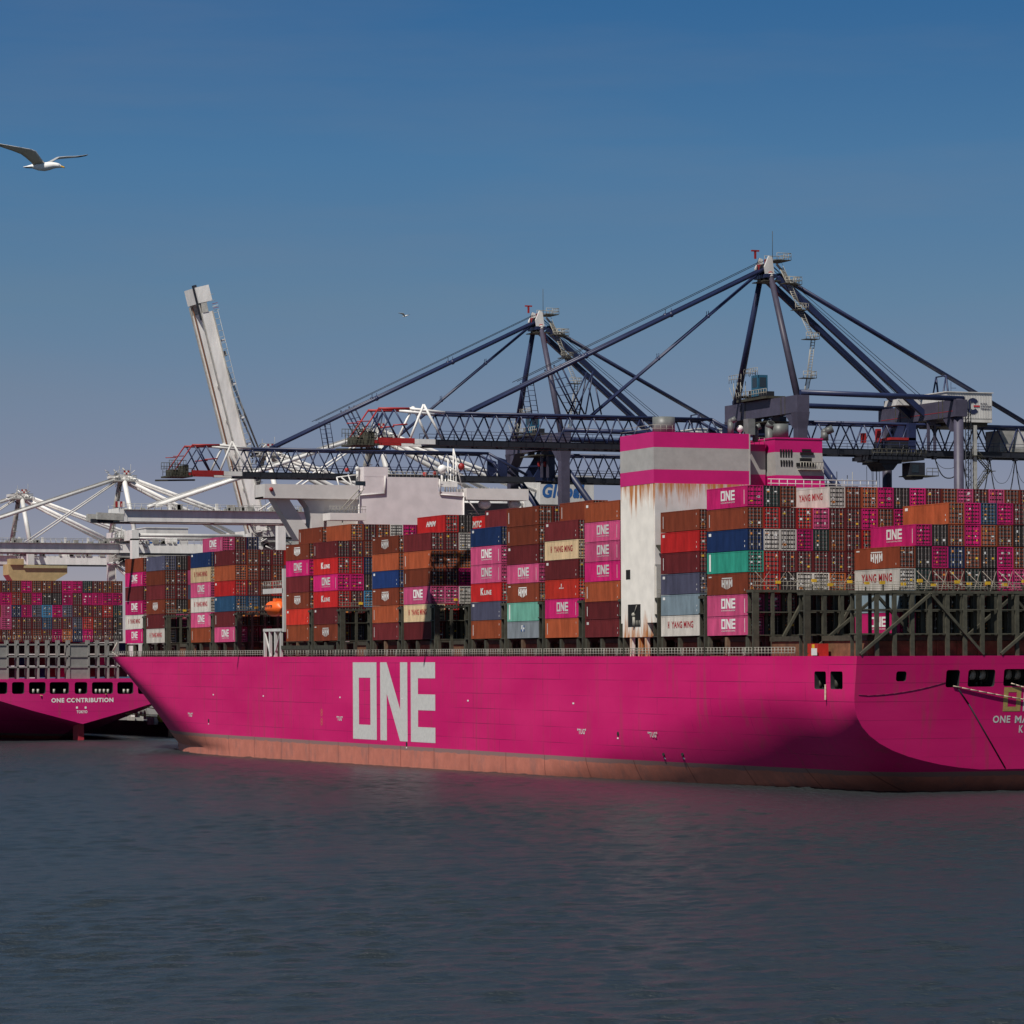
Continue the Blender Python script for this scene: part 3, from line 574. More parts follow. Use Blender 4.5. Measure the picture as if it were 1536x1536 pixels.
m = MB(); m.use(M_STEEL).prism([(cx0, cy0-.6, 33.0), (cx0+4.2, cy0-.6, 33.0), (cx0+4.2, cy0-2.6, 30.2), (cx0+1.2, cy0-2.6, 30.2)], (0, 0, .25)); m.prism([(cx0+.6, cy0-.3, 33), (cx0+3.8, cy0-.3, 33), (cx0+3.8, cy0-.3, 28), (cx0+2.4, cy0-.3, 28)], (0, -.4, 0)); m.build('platform_bracket', casing)
m = MB().use(M_CASE)
for y in (cy0+3, cy0+5.2, cy0+8): m.box((cx0+.1, y, 17.6), (cx0+.7, y+.5, 20.4))
m.build('casing_support', casing)
m = MB().use(M_DARK); a2 = on_x(939, 855, cx0); b2 = on_x(945.5, 869, cx0); m.box((cx0-.02, b2.y, b2.z), (cx0+.1, a2.y, a2.z)); m.build('window', casing)
m = MB().use(M_DARK); a = on_x(942, 907, cx0); b = on_x(961, 940, cx0); m.box((cx0-.02, b.y, b.z), (cx0+.1, a.y, a.z))
m.use(M_RAIL); yy = (a.y+b.y)/2; m.tube((cx0-.05, yy, b.z), (cx0-.05, yy, b.z+1.4), .25, 8); m.ball((cx0-.1, yy, b.z+1.7), .35, 8); m.tube((cx0-.1, yy, b.z+1.6), (cx0-.1, yy-1, b.z+3), .07, 5)
for k in range(4): y = b.y+.3+k*.5; m.tube((cx0-.06, y, b.z), (cx0-.06, y, b.z+.9), .04, 4)
m.build('casing_recess', casing)
m = MB().use(M_PIPE); m.tube((3.9, 34, 49.1), (3.9, 34, 51.6), 1.6, 24); m.use(M_DARK).tube((3.9, 34, 51.6), (3.9, 34, 51.62), 1.35, 24)
m.use(M_RAIL)
for x in [0+.9*i for i in range(17)]: m.tube((x, cy0+.2, 49.1), (x, cy0+.2, 50.1), .03, 4) if x < 3 else None
for z in (49.6, 50.1): m.tube((cx0, cy0+.2, z), (3, cy0+.2, z), .03, 4); m.tube((cx0, cy0+.2, z), (cx0, cy1, z), .03, 4)
m.build('exhaust_pipe', casing)
def vent(mb, x, y, z, h, r, d=(1, 0)):
    mb.use(M_PIPE).tube((x, y, z), (x, y, z+h), r, 12); mb.ball((x, y, z+h), r*1.02, 12)
    e = Vector((x+d[0]*r*1.6, y+d[1]*r*1.6-r*.8, z+h+r*.9)); mb.tube((x, y, z+h), e, r, 12); mb.use(M_DARK).tube(e, e+(e-Vector((x, y, z+h))).normalized()*.02, r*.85, 12)
for u, yv, z, h, r, d in ((1096, 31, 49.1, 1.9, .42, (1, 0)), (1133, 31, 48.2, 1.9, .42, (1, 0)), (1154, 33, 46.5, 4.0, .62, (.1, 0)), (1237, 31, 48.6, 1.2, .55, (1.2, 0))):
    m = MB(); p = on_y(u, 650, yv); vent(m, p.x, yv, z, h, r, d); m.build('vent_pipe', casing)
m = MB(); m.use(M_WHITE); p = on_y(1110, 645, 31); m.tube((p.x, 31, 49.1), (p.x, 31, 49.8), .15, 6); m.ball((p.x, 31, 50.0), .5, 12); m.build('radome', casing); m = MB().use(M_PIPE); m.box((p.x+.8, 30, 49.1), (p.x+1.9, 31.5, 51.4)); m.build('vent_box', casing)
m = MB().use(M_PINKSH); m.box((cx1, 32, 30), (19, 39, 43.6)); m.use(M_GREYP).box((cx1, 32, 43.6), (19, 39, 46.9)); m.use(M_PINKSH).box((cx1, 32, 46.9), (19, 39, 47.9))
m.use(M_RAIL)
for i in range(6): m.tube((cx1+.2+i*.8, 32.1, 47.9), (cx1+.2+i*.8, 32.1, 48.9), .035, 4)
m.tube((cx1, 32.1, 48.9), (19, 32.1, 48.9), .035, 4); m.tube((cx1, 32.1, 48.4), (19, 32.1, 48.4), .035, 4); m.build('recessed_block', casing)
fx0, fx1, fy = 19.3, 27.0, 29.5
m = MB().use(M_PINKSH); m.hexa([(fx0, fy-.6, 41), (fx1, fy-.6, 41), (fx1, 39, 41), (fx0, 39, 41), (fx0-.0, fy-.25, 43.4), (fx1, fy-.25, 43.4), (fx1, 39, 43.4), (fx0, 39, 43.4)])
m.use(M_GREYP); m.hexa([(fx0, fy-.25, 43.4), (fx1, fy-.25, 43.4), (fx1, 39, 43.4), (fx0, 39, 43.4), (fx0, fy+.1, 46.7), (fx1-.1, fy+.1, 46.7), (fx1-.1, 39, 46.7), (fx0, 39, 46.7)])
m.use(M_PINKSH).box((fx0, fy+.1, 46.7), (fx1-.1, 39, 48.6)); m.box((fx0-.1, fy, 48.6), (fx1, 39.1, 48.8)); funnel = m.build('funnel', casing)
m = MB().use(M_DARK)
for i in range(5):
    x = 20.1+i*.42
    for z in (45.5, 46.8): 
        yy = fy+.08-(46.7-z)*.106 if z < 46.7 else fy+.1; m.box((x, yy-.12, z-.85), (x+.22, yy+.1, z+.05 if z < 46 else z+.3))
m.box((23.6, fy-.1, 46.9), (25.0, fy+.15, 47.2)); m.box((23.3, fy-.15, 46.4), (25.4, fy+.15, 46.75)); m.box((22.6, fy-.3, 44.7), (25.6, fy+.15, 45.2)); m.box((23.2, fy-.5, 45.3), (24.9, fy+.15, 45.9))
m.use(M_RAIL)
for i in range(9): m.tube((22.9+i*.45, fy-.9, 44.3), (22.9+i*.45, fy-.9, 45.3), .05, 4)
m.box((22.8, fy-1, 44.2), (26.6, fy+.1, 44.35)); m.tube((22.8, fy-.9, 45.3), (26.6, fy-.9, 45.3), .05, 4)
m.build('louvre', casing)
m = MB().use(M_PIPE); m.tube((21.6, 32.5, 48.8), (21.6, 32.5, 50.9), 1.25, 24); m.use(M_DARK).tube((21.6, 32.5, 50.9), (21.6, 32.5, 50.93), 1.1, 24); m.build('exhaust_stack', casing)
# walkway and boom aft of the funnel
m = MB().use(M_CRW); m.beam((17, 27.5, 41.2), (34.5, 27.5, 41.6), .5, .45)
for i in range(14): x = 17.5+i*1.3; m.tube((x, 27.3, 41.4), (x, 27.3, 42.7), .05, 4)
m.tube((17, 27.3, 42.7), (34.5, 27.3, 42.7), .06, 4); m.tube((17, 27.3, 42.1), (34.5, 27.3, 42.1), .05, 4)
m.use(M_CRG)
for i in range(9): x = 26.8+i*.85; m.tube((x, 33, 40), (x, 33, 43.3+.5*((i*7) % 3)), .06, 4)
for z in (42.2, 43.0): m.tube((26.5, 33, z), (34.5, 33, z), .05, 4)
m.box((28, 33, 41.4), (31, 35, 42.6)); spart(m, 'casing_walkway')
# ------------------------------------------------------------------ main ship: bridge house
M_HOUSE = rusty('bridge_house_paint', (.74, .67, .67), 56, 12, amount=-.35); M_HOUSW = mat('bridge_wing_paint', (.80, .75, .72), .5, .1, .4)
hs = 190.5
def hz(v, u=620): return on_y(u, v, hs).z
def hx(u, v=740, y=hs): return on_y(u, v, y).x
m = MB().use(M_HOUSE); xa, xb = hx(538), hx(695)
m.box((xa, hs, 20), (xb, hs+11, hz(737))); m.box((hx(546), hs+.0, hz(737)), (hx(658), hs+3.8, hz(716))); m.box((hx(546), hs-.02, hz(716)), (hx(582), hs+3.6, hz(701.5)))
house = spart(m, 'bridge_house')
m = MB().use(M_HOUSW)
m.tube((xa, hs-.12, 30), (xa, hs-.12, hz(738)), .16, 6); m.tube((xb, hs-.12, 30), (xb, hs-.12, hz(738)), .16, 6)
m.path([(xa, hs-.15, hz(744)), (hx(577), hs-.15, hz(741)), (hx(577.5), hs-.15, hz(715))], .14, 6); m.path([(xb, hs-.15, hz(744)), (hx(660), hs-.15, hz(741)), (hx(659), hs-.15, hz(718))], .14, 6); m.build('drain_pipe', house)
m = MB().use(M_HOUSW); z0, z1 = hz(748, 460), hz(727, 460)
wx = hx(395.5); m.box((wx, hs-.6, z0), (hx(536), hs+.2, z1)); m.box((wx, hs+.2, z0), (hx(536), hs+5, z0+.3)); m.box((wx, hs+.2, z0), (wx+.3, hs+5, z1)); m.box((wx, hs+4.8, z0), (hx(536), hs+5, z1)); m.build('bridge_wing', house); m = MB().use(M_HOUSW)
m.box((hx(699), hs-.3, hz(750, 740)), (hx(792), hs+4.5, hz(733, 740))); m.build('bridge_wing', house)
m = MB().use(M_HOUSW)
m.prism([(hx(413), hs+1, z0), (hx(436), hs+1, z0), (hx(475), hs+1, z0-7.5), (hx(450), hs+1, z0-7.5)], (0, 3, 0))
m.prism([(hx(455), hs+.5, z0), (hx(488), hs+.5, z0), (hx(486), hs+.5, z0-8), (hx(470), hs+.5, z0-8), (hx(468), hs+.5, z0-3.5), (hx(464), hs+.5, z0-1.5)], (0, 3, 0))
m.box((hx(488), hs+1, z0-9), (xa, hs+6, z0)); m.build('wing_bracket', house)
m = MB().use(M_HOUSW); zf = hz(770, 510); m.box((hx(484), hs-4, zf-1.4), (xa, hs, zf-.1)); m.use(M_RAIL)
for i in range(12): x = hx(484)+i*.62; m.tube((x, hs-3.9, zf), (x, hs-3.9, zf+1.1), .04, 4)
for z in (.55, 1.1): m.tube((hx(484), hs-3.9, zf+z), (xa, hs-3.9, zf+z), .04, 4)
m.tube((hx(503), hs-3.7, zf-6), (hx(503), hs-3.7, zf-1), .12, 6); m.tube((hx(500), hs-3.6, zf+.5), (hx(530), hs-3.6, zf+4.5), .1, 5); m.tube((hx(506), hs-3.6, zf+.2), (hx(536), hs-3.6, zf+4.4), .1, 5); m.build('balcony', house)
M_SHADEW = mat('recess_shade_white', (.30, .29, .31), .6, .15, .5)  # house white darkened to paint in the recess shade
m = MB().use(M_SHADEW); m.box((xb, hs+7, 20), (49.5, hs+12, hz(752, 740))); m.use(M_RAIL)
for i in range(14): m.tube((xb+.3+i*.9, hs+1, hz(775, 740)), (xb+.3+i*.9, hs+1, hz(766, 740)), .04, 4)
for v in (766, 770): m.tube((xb, hs+1, hz(v, 740)), (50.5, hs+1, hz(v, 740)), .05, 4)
m.use(M_HOUSW).box((xb, hs+.6, hz(784, 740)), (50.5, hs+7, hz(775, 740))); m.tube((hx(700), hs, hz(748, 710)), (hx(718), hs, hz(772, 710)), .12, 6)
m.build('starboard_recess', house)
for u in (731, 776): m = MB().use(M_WHITE); x = hx(u); z = hz(756, u); m.ball((x, hs+1.5, z), 1.25, 14, .75); m.build('liferaft_pod', house)
m = MB().use(M_CRW)   # wheelhouse top gear
for u, v, r in ((663, 704, .85), (536, 703, .45)): m = MB().use(M_CRW); p = on_y(u, v, hs+2); m.ball((p.x, hs+2, p.z), r, 12); m.tube((p.x, hs+2, p.z-3), (p.x, hs+2, p.z), .25, 8); m.build('radome', house)
m = MB().use(M_CRW)
for u, v in ((672, 690), (680, 672), (684, 690), (676, 700), (668, 712)): p = on_y(u, v, hs+2); m.tube((p.x, hs+2, hz(738)), (p.x, hs+2, p.z), .13, 6)
for u0, v0, u1, v1 in ((680, 672, 694, 737), (672, 700, 694, 712), (672, 720, 694, 726), (505, 716, 536, 712), (505, 716, 511, 738), (512, 716, 538, 738), (522, 712, 532, 738)):
    a = on_y(u0, v0, hs+1.5); b = on_y(u1, v1, hs+1.5); m.tube(a, b, .12, 6)
p = on_y(672, 725, hs+2); m.box((p.x-2, hs+1, p.z-.7), (p.x+1.5, hs+2, p.z+.3))
m.build('radar_mast', house); m = MB().use(M_GLASS); p = on_y(541, 725, hs-.03); m.box((p.x-1.0, hs-.05, p.z-.4), (p.x+.9, hs+.1, p.z+.4)); m.build('window', house)
for u, v in ((637, 711), (652, 710), (692, 700), (520, 705), (407, 734)): m = MB().use(M_CRR); p = on_y(u, v, hs+2 if u > 450 else hs-.7); m.ball((p.x, p.y, p.z), .42 if u != 692 else .7, 8); m.build('lifebuoy_light', house)
m = MB().use(M_RAIL)
for i in range(30): x = hx(582)+i*.75; zt = hz(716) if x < hx(658) else hz(737); m.tube((x, hs+.1, zt), (x, hs+.1, zt+1.0), .035, 4)
for z in (.5, 1.0): m.tube((hx(582), hs+.1, hz(716)+z), (hx(658), hs+.1, hz(716)+z), .035, 4)
m.build('roof_railing', house)
# boat deck at the port side by the bridge house
m = MB(trim=True).use(M_CRW); a, b = on_x(397, 980, 0).y, on_x(421, 980, 0).y
for t in (0, .33, .66, 1): y = lerp(a, b, t); m.box((-.1, y-.28, DK), (.35, y+.28, DK+4.9))
m.box((-.15, b-.4, DK+4.6), (.6, a+.4, DK+5.1)); m.beam((0, a, DK+4.6), (0, lerp(a, b, .4), DK), .25, .25); m.beam((0, b, DK+4.6), (0, lerp(a, b, .6), DK), .2, .2)
y0, y1 = on_x(395, 890, 0).y, on_x(425, 890, 0).y; m.box((-.1, y1, 29.0), (3, y0, 29.9)); m.box((-.1, y1-.35, 22), (.4, y1+.35, 33.4)); m.use(M_RAIL)
for i in range(9): y = lerp(y1, y0, i/8); m.tube((0, y, 29.9), (0, y, 31.2), .07, 4)
m.tube((0, y1, 31.2), (0, y0, 31.2), .07, 4); m.tube((0, y1, 30.5), (0, y0, 30.5), .06, 4); spart(m, 'boat_deck_frame')
m = MB(trim=True).use(M_STEEL); y0, y1 = on_x(422, 974, 0).y, on_x(500, 974, 0).y; m.box((-.05, y1, DK+1.3), (.15, y0, DK+2.0)); spart(m, 'stowed_gangway')
# lifeboat hanging beside the boat deck
p = on_x(414, 914.5, .2); LB = thing('lifeboat', 'bright orange enclosed lifeboat hanging beside the white boat deck frame', 'lifeboat', (0, p.y, p.z))
m = MB().use(M_LIFE); n = 14; rings = []
for i in range(n+1):
    t = -1+2*i/n; w = 1.45*(1-abs(t)**3)**.6 if abs(t) < 1 else 0; hgt = 1.0*(1-abs(t)**4)**.5 if abs(t) < 1 else 0
    rings.append(m.add([(w*math.cos(q)*(1 if math.sin(q) > -.2 else .8), p.y+t*3.6, p.z+hgt*math.sin(q)*(1.55 if math.sin(q) > 0 else 1.25)+(.25*t*t)) for q in [2*math.pi*k/14 for k in range(14)]]))
for a, b in zip(rings, rings[1:]):
    for k in range(14): m.face(a+k, b+k, b+(k+1) % 14, a+(k+1) % 14, sm=True)
m.box((-.6, p.y-2.2, p.z+1.2), (.6, p.y-.6, p.z+2.0)); m.build('boat_hull', LB)
m = MB().use(M_GLASS)
for k in range(4): m.box((-1.52, p.y-1.9+k*1.1, p.z+.55), (-1.2, p.y-1.5+k*1.1, p.z+.8))
m.build('window', LB)
# ------------------------------------------------------------------ containers on the main ship
ORD = ['lowest', 'second', 'third', 'fourth', 'fifth', 'sixth', 'seventh']
STK = dict(a='the foremost stack at the bow', b='the second stack from the bow', c='the third stack from the bow', d='the fourth stack from the bow', e='first stack aft of the lifeboat', f='second stack aft of the lifeboat',
           g='third stack aft of the lifeboat', h='fourth stack aft of the lifeboat', i='fourth stack ahead of the casing', j='third stack ahead of the casing', k='second stack ahead of the casing', l='the stack just ahead of the casing', m='the stack just aft of the casing', n='the sternmost outer stack')
S_ = {   # bottom to top: colour, lettering
 'a': ['magenta:one', 'white:yang', 'magenta:one', 'maroon:', 'magenta:one', 'brown:'],
 'b': ['white:yang', 'maroon:strip', 'brown:hmm', 'maroon:', 'brown:', 'slate:tag'],
 'c': ['orange brown:strip', 'pink:one', 'white:yang', 'pink:one', 'cream:yang', 'navy:tag'],
 'd': ['pink:one', 'maroon:strip', 'steel blue:tag', 'red:tag', 'orange brown:', 'maroon:strip'],
 'e': ['orange brown:strip', 'bright red:tag', 'brown:hmm', 'maroon:', 'magenta:one', 'brown:hmm'],
 'f': ['brown:hmm', 'maroon:tag', 'red:kline', 'magenta:one', 'red:kline', 'maroon:strip'],
 'g': ['maroon:strip', 'orange brown:strip', 'brown:hmm', 'blue:tag', 'orange brown:', 'brown:hmm'],
 'h': ['maroon:', 'cream:yang', 'pink:one', 'brown:strip', 'orange brown:strip', 'maroon:'],
 'i': ['orange brown:strip', 'slate:tag', 'red:kline', 'pink:one', 'pink:one', 'navy:tag'],
 'j': ['grey:emblem', 'pale teal:strip2', 'brown:hmm', 'pink:one', 'maroon:tag', 'brown:strip', 'brown:strip'],
 'k': ['orange brown:strip', 'magenta:one', 'bright red:small', 'maroon:tag', 'cream:yang', 'maroon:tag'],
 'l': ['maroon:tag', 'maroon:strip', 'orange brown:strip', 'magenta:one', 'pink:one', 'pink:one', 'orange brown:tag'],
 'm': ['white:yang', 'grey blue:tag', 'slate:tag', 'maroon:strip', 'red:tag', 'brown:strip'],
 'n': ['pink:one', 'pink:one', 'brown:hmm', 'teal:strip2', 'navy:tag', 'brown:strip', 'magenta:one']}
LOWT = {'j': 1, 'n': 1, 'l': 2}      # how many tiers from below are the lower 8 ft 6 boxes
def zt(bay, t): lo = min(t, LOWT.get(bay, 0)); return ZBASE+lo*2.59+(t-lo)*2.896
def hh(bay, t): return 2.59 if t < LOWT.get(bay, 0) else 2.896
LW = {'one': 'lettered white', 'yang': 'lettered red', 'yangl': 'with large red lettering', 'hmm': 'with white crest', 'kline': 'with white K lettering', 'hyundai': 'with slanted white lettering', 'kmtc': 'with white lettering half hidden', 'emblem': 'with a blue and white emblem',
      'small': 'with a small white mark'}
def spot(bay, r): return (CW/2+r*2.46, BAY[bay]+CL/2)
def put(bay, r, t, spec, label=None, group=None, door=True):
    c, _, let = spec.partition(':'); x, y = spot(bay, r); z = zt(bay, t)+TRIM*y
    return container(x, y, z, c, hh(bay, t), let or None, label, group, door)
for b, L_ in S_.items():
    top = len(L_)-1
    for t, sp in enumerate(L_):
        c, _, let = sp.partition(':'); w = ' '+LW[let] if let in LW else ''
        tn = ORD[t] if t < top else 'topmost'
        put(b, 0, t, sp, '%s container%s, %s in %s' % (c, w if let in ('hmm', 'emblem', 'yang', 'kline', 'one') else '', tn, STK[b]), 'containers in the outer stacks')
# boxes of the seventh tier set back from the side
for b, r, sp, lab in (('c', 1, 'pink:one', 'pink container with white lettering standing alone on top above the third bow stack'), ('e', 1, 'brown:strip', 'brown container set back on top behind the first stack aft of the lifeboat'),
        ('f', 1, 'orange brown:', 'orange brown container set back on top behind the second stack after the lifeboat'), ('h', 1, 'red:hyundai', 'red container with slanted white lettering on top, under the pale bridge house'),
        ('h', 4, 'red:kmtc', 'red container on top whose white lettering is half hidden by a dark box end'), ('i', 1, 'maroon:tag', 'maroon container on top between the half hidden red box and the brown pair'),
        ('k', 1, 'brown:strip', 'brown container on top, left neighbour of the topmost one by the casing'), ('n', 5, 'white:yang', 'white container with red lettering on top under the funnel walkway')):
    put(b, r, 6, sp, lab, 'containers set back on the top tier')
POOL = ['maroon', 'brown', 'maroon', 'brown', 'magenta', 'black', 'red', 'maroon', 'orange brown', 'maroon', 'slate', 'brown', 'navy', 'pink']
ROWN = ['outer', 'first inner', 'second inner', 'third inner', 'fourth inner', 'fifth inner', 'sixth inner', 'seventh inner', 'eighth inner', 'ninth inner', 'tenth inner', 'eleventh inner', 'twelfth inner', 'thirteenth inner', 'fourteenth inner', 'fifteenth inner', 'sixteenth inner', 'seventeenth inner']
BN = dict(b='second bow stack', c='third bow stack', d='fourth bow stack', f='second stack aft of lifeboat', g='third stack aft of lifeboat', h='fourth stack aft of lifeboat', j='third stack ahead of casing', n='block aft of the casing')
def ends(b, r, cols, t0=0, place=None):
    """door ends of an inner column; cols bottom to top, '-' = empty, '' = from the pool"""
    for k, c in enumerate(cols):
        if c == '-': continue
        c = c or random.choice(POOL); t = t0+k
        put(b, r, t, c, '%s container end, %s tier, %s column, %s' % (c, ORD[t] if t < 6 else 'top', ROWN[r], BN[b]) if not place else
            '%s container end, %s tier, %s column, stepped stern stack' % (c, ORD[t] if t < 6 else 'top', ROWN[r]), 'containers in the inner rows')
random.seed(11)
ends('b', 1, ['maroon', '', 'black', 'maroon', 'maroon', 'black'])
ends('c', 2, ['', '', '', '', '', '', 'maroon'][5:], 5); ends('c', 3, ['maroon', 'navy'], 5)
for r, cl in ((1, ['', '', 'steel blue', 'maroon', 'brown', 'brown']), (2, ['', 'black', 'black', '', '', 'maroon']), (3, ['', '', 'black', 'red', 'brown', 'maroon'])): ends('d', r, cl)
for r, cl in ((1, ['', 'maroon', 'maroon', 'magenta', 'red', 'maroon']), (2, ['black', 'maroon', 'sky blue', 'black', 'navy', 'brown', 'maroon'])): ends('f', r, cl)
for r, c in ((3, 'brown'), (4, 'white'), (5, 'magenta'), (6, 'maroon')): ends('f', r, ['magenta' if r == 3 else '', c], 5)
ends('g', 1, ['maroon', 'maroon', 'maroon', 'navy', 'brown', 'maroon'])
for r, cl in ((1, ['black', 'red', 'pink', 'maroon', 'orange brown', 'maroon']), (2, ['black', 'black', 'white', 'magenta', 'orange', 'white', 'black']), (3, ['black', 'black', 'maroon', 'red', '', ''])): ends('h', r, cl)
ends('j', 1, ['maroon'], 6)
N_ = {1: ['black', 'pink', 'red', 'red', 'white', 'red', 'dark green'], 2: ['black', 'maroon', 'black', 'maroon', 'white', 'maroon', 'brown'], 3: ['black', 'black', 'white', 'maroon', 'magenta', 'red', '-'], 4: ['black', 'maroon', 'white', 'maroon', 'dark green', 'pink', '-'],
      5: ['black', 'maroon', 'orange', 'maroon', 'brown', 'maroon', '-'], 6: ['black', 'maroon', 'maroon', 'maroon', 'maroon', 'maroon', 'brown'], 7: ['red', 'magenta', 'orange brown'], 8: ['', 'brown', 'magenta'], 9: ['magenta', 'black'], 10: ['magenta'], 11: ['maroon'], 12: ['brown'], 13: ['pink'], 14: ['maroon'], 15: ['pink'], 16: ['brown'], 17: ['maroon']}
for r, cl in N_.items(): ends('n', r, cl, 7-len(cl))
PA = 'the stepped stack above the stern'
for r, t, sp, lab in ((6, 0, 'magenta:one', 'magenta container with white lettering seen through the lashing bridge frame'), (6, 1, 'grey blue:', 'pale blue container glimpsed through the top of the stern lashing bridge'),
        (6, 2, 'white:yangl', 'white container with large red lettering behind the lashing bridge railing'), (6, 3, 'brown:hmm', 'brown container with white crest lettering on the white red-lettered one'), (7, 4, 'magenta:one', 'bright magenta container with white lettering standing out in the stepped stern stack'), (9, 5, 'orange brown:tag', 'orange brown container with a plain side, highest step of the stern stack')):
    put('A', r, t, sp, lab, 'containers stepped above the stern')
A_ = {7: ['black', '-', 'dark green', 'black'], 8: ['black', 'maroon', 'maroon', 'magenta', 'black'], 9: ['black', 'black', 'maroon', 'navy', 'brown'], 10: ['black', 'maroon', 'dark green', 'brown', 'magenta', 'magenta'], 11: ['black', 'maroon', 'black', 'black', 'orange brown', 'steel blue'],
      12: ['black', 'magenta', 'magenta', 'magenta', 'brown', 'magenta'], 13: ['black', 'maroon', 'pink', 'brown', 'black', 'maroon'], 14: ['black', 'maroon', 'maroon', 'maroon', 'magenta', 'brown']}
for r, cl in A_.items(): ends('A', r, cl, 0, PA)
# the rest, hidden or showing a sliver: one mass
st = MB(trim=True); random.seed(3)
def block(b, r, t0, t1):
    for t in range(t0, t1):
        x, y = spot(b, r); st.use(cmat(random.choice(POOL))); z = zt(b, t); st.box((x-CW/2, y-CL/2, z), (x+CW/2, y+CL/2, z+hh(b, t)-.04))
for b in S_:
    for r in range(1, 20):
        if BAY[b] > 250 and r > 17: continue
        mx = 6
        if b == 'n' and (r <= 17): 
            if r >= 7: block(b, r, 0, {7: 4, 8: 4, 9: 5}.get(r, 6))
            continue
        if b in 'bdfghj' and r <= {'b': 1, 'd': 3, 'f': 2, 'g': 1, 'h': 3, 'j': 0}[b]: continue
        top = 6
        if (b, r) in (('c', 2), ('c', 3), ('f', 3), ('f', 4), ('f', 5), ('f', 6)): top = 5
        block(b, r, 0, top)
for r in range(15, 19): block('A', r, 0, 5)
tag(st.build('stacked_containers'), 'mass of mostly hidden containers filling the inner rows of the ship', 'containers', kind='stuff')
# ------------------------------------------------------------------ second ship ahead
Y2 = 390.0
def s2(u, v): return on_y(u, v, Y2)
C2 = s2(124, 1050).x
ship2 = thing('container_ship', 'far magenta container ship seen from astern with a small white name on its stern', 'ship', (C2, 500, 0))
hwid = 24.3
M_HULL2 = hull_material('far_hull_paint', (.56, .010, .155), (.45, .06, .05), -1.5)
m = MB(); zt2 = s2(124, 1018).z; zk2 = s2(124, 1042).z; zv = s2(124, 1086).z; zw = s2(124, 1022).z; zx = s2(124, 1042).z
# loft: stations of (s, half breadth at top, knuckle z, half at knuckle, keel z)
st2 = [(Y2, hwid-.6, zk2, hwid, zv), (Y2+8, hwid-1.5, zk2-.4, hwid+.2, zv-1.0), (Y2+30, hwid, 7.0, hwid+.3, -1.5), (Y2+70, hwid+.2, 2, hwid+.4, -5), (Y2+330, hwid+.2, -1, hwid+.4, -6)]
rg = []
for s, bt, zk_, bk, zc in st2:
    ring = [(-bt-.01, zt2), (-bk, zk_+.8), (-bk, zk_), (-bk*.5, (zk_+zc)/2-.2), (0, zc), (bk*.5, (zk_+zc)/2-.2), (bk, zk_), (bk, zk_+.8), (bt+.01, zt2)]
    rg.append(m.use(M_HULL2).add([(C2+x, s, z) for x, z in ring]))
for a, b in zip(rg, rg[1:]):
    for k in range(9): m.face(a+k, b+k, b+(k+1) % 9, a+(k+1) % 9)
m.face(*[rg[0]+k for k in range(9)]); m.face(*[rg[-1]+k for k in range(8, -1, -1)])
h2 = m.build('hull', ship2); me_o = Vector(ship2['base'])
def cut2():
    mb = MB().use(M_DECKIN)
    for u0, u1 in ((-22, -8), (-3, 11), (18, 36.5), (43.5, 68.5), (74.5, 103.5), (112, 131), (138, 169.5), (176, 200), (207, 232), (239, 262)):
        a = s2(u0, 1041); b = s2(u1, 1023); a.y = b.y = Y2-1; mb.prism(rring((a, b), 'y', .5), (0, 7, 0))
    c = bpy.data.objects.new('c', mb.mesh('c')); COL.objects.link(c); c.location = -me_o
    h2.parent = None
    md = h2.modifiers.new('b', 'BOOLEAN'); md.object = c; md.operation = 'DIFFERENCE'; md.solver = 'EXACT'; md.material_mode = 'TRANSFER'
    bpy.context.view_layer.update()
    new = bpy.data.meshes.new_from_object(h2.evaluated_get(bpy.context.evaluated_depsgraph_get())); h2.modifiers.clear(); h2.data = new; bpy.data.objects.remove(c); h2.parent = ship2
cut2()
m = MB().use(M_WHITE); a = s2(77, 1054); b = s2(170, 1046.5); put_text(m, 'ONE CONTRIBUTION', (a.x, Y2-.03, a.z), (b.x-a.x, 0, 0), (0, 0, b.z-a.z), .04)
a = s2(115, 1070); b = s2(131, 1065.5); put_text(m, 'TOKYO', (a.x, Y2-.03, a.z), (b.x-a.x, 0, 0), (0, 0, b.z-a.z), .03)
for u in (114, 127): a = s2(u, 1063); m.box((a.x, Y2-.04, a.z), (a.x+.45, Y2-.02, a.z+.5))
m.build('stern_lettering', ship2)
m = MB().use(mat('rudder_red', (.45, .03, .05), .6, .2, 1)); m.box((C2-.7, Y2+1.5, -4), (C2+.7, Y2+6, zv+1.5)); m.build('rudder', ship2)
zg = s2(124, 960).z
m = MB().use(mat('ship_grey_steel', (.26, .25, .235), .6, .2, .5))
for u0, u1 in ((-30, 15), (104, 137)): a, b = s2(u0, 1018), s2(u1, 966); m.box((a.x, Y2+2.2, zt2), (b.x, Y2+4.2, b.z))
us = [15+15.4*i for i in range(7)]+[137+14.6*i for i in range(4)]
for u in us: x = s2(u, 1000).x; m.box((x-.22, Y2+2, zt2), (x+.22, Y2+2.5, zg)); m.box((x-.22, Y2+4, zt2), (x+.22, Y2+4.4, zg))
for v in (967, 985, 1001):
    a, b = s2(-30, v), s2(182 if v != 967 else 172, v); m.box((a.x, Y2+2, a.z-.18), (b.x, Y2+2.4, a.z+.18)); 
m.use(M_RAIL)
for i in range(60): x = s2(-20, 960).x+i*.62; m.tube((x, Y2+1.9, zg), (x, Y2+1.9, zg+1.0), .04, 4)
m.build('lashing_bridge', ship2)
m = MB().use(M_ROPE)
for u in (82, 98, 145, 151, 157, 163, 121, 187, 193, 51, 58): a = s2(u, 1040); m.use(M_RAIL).tube((a.x, Y2+.6, a.z), (a.x, Y2+.6, a.z+1.0), .28, 6)
m.build('mooring_bollard', ship2)
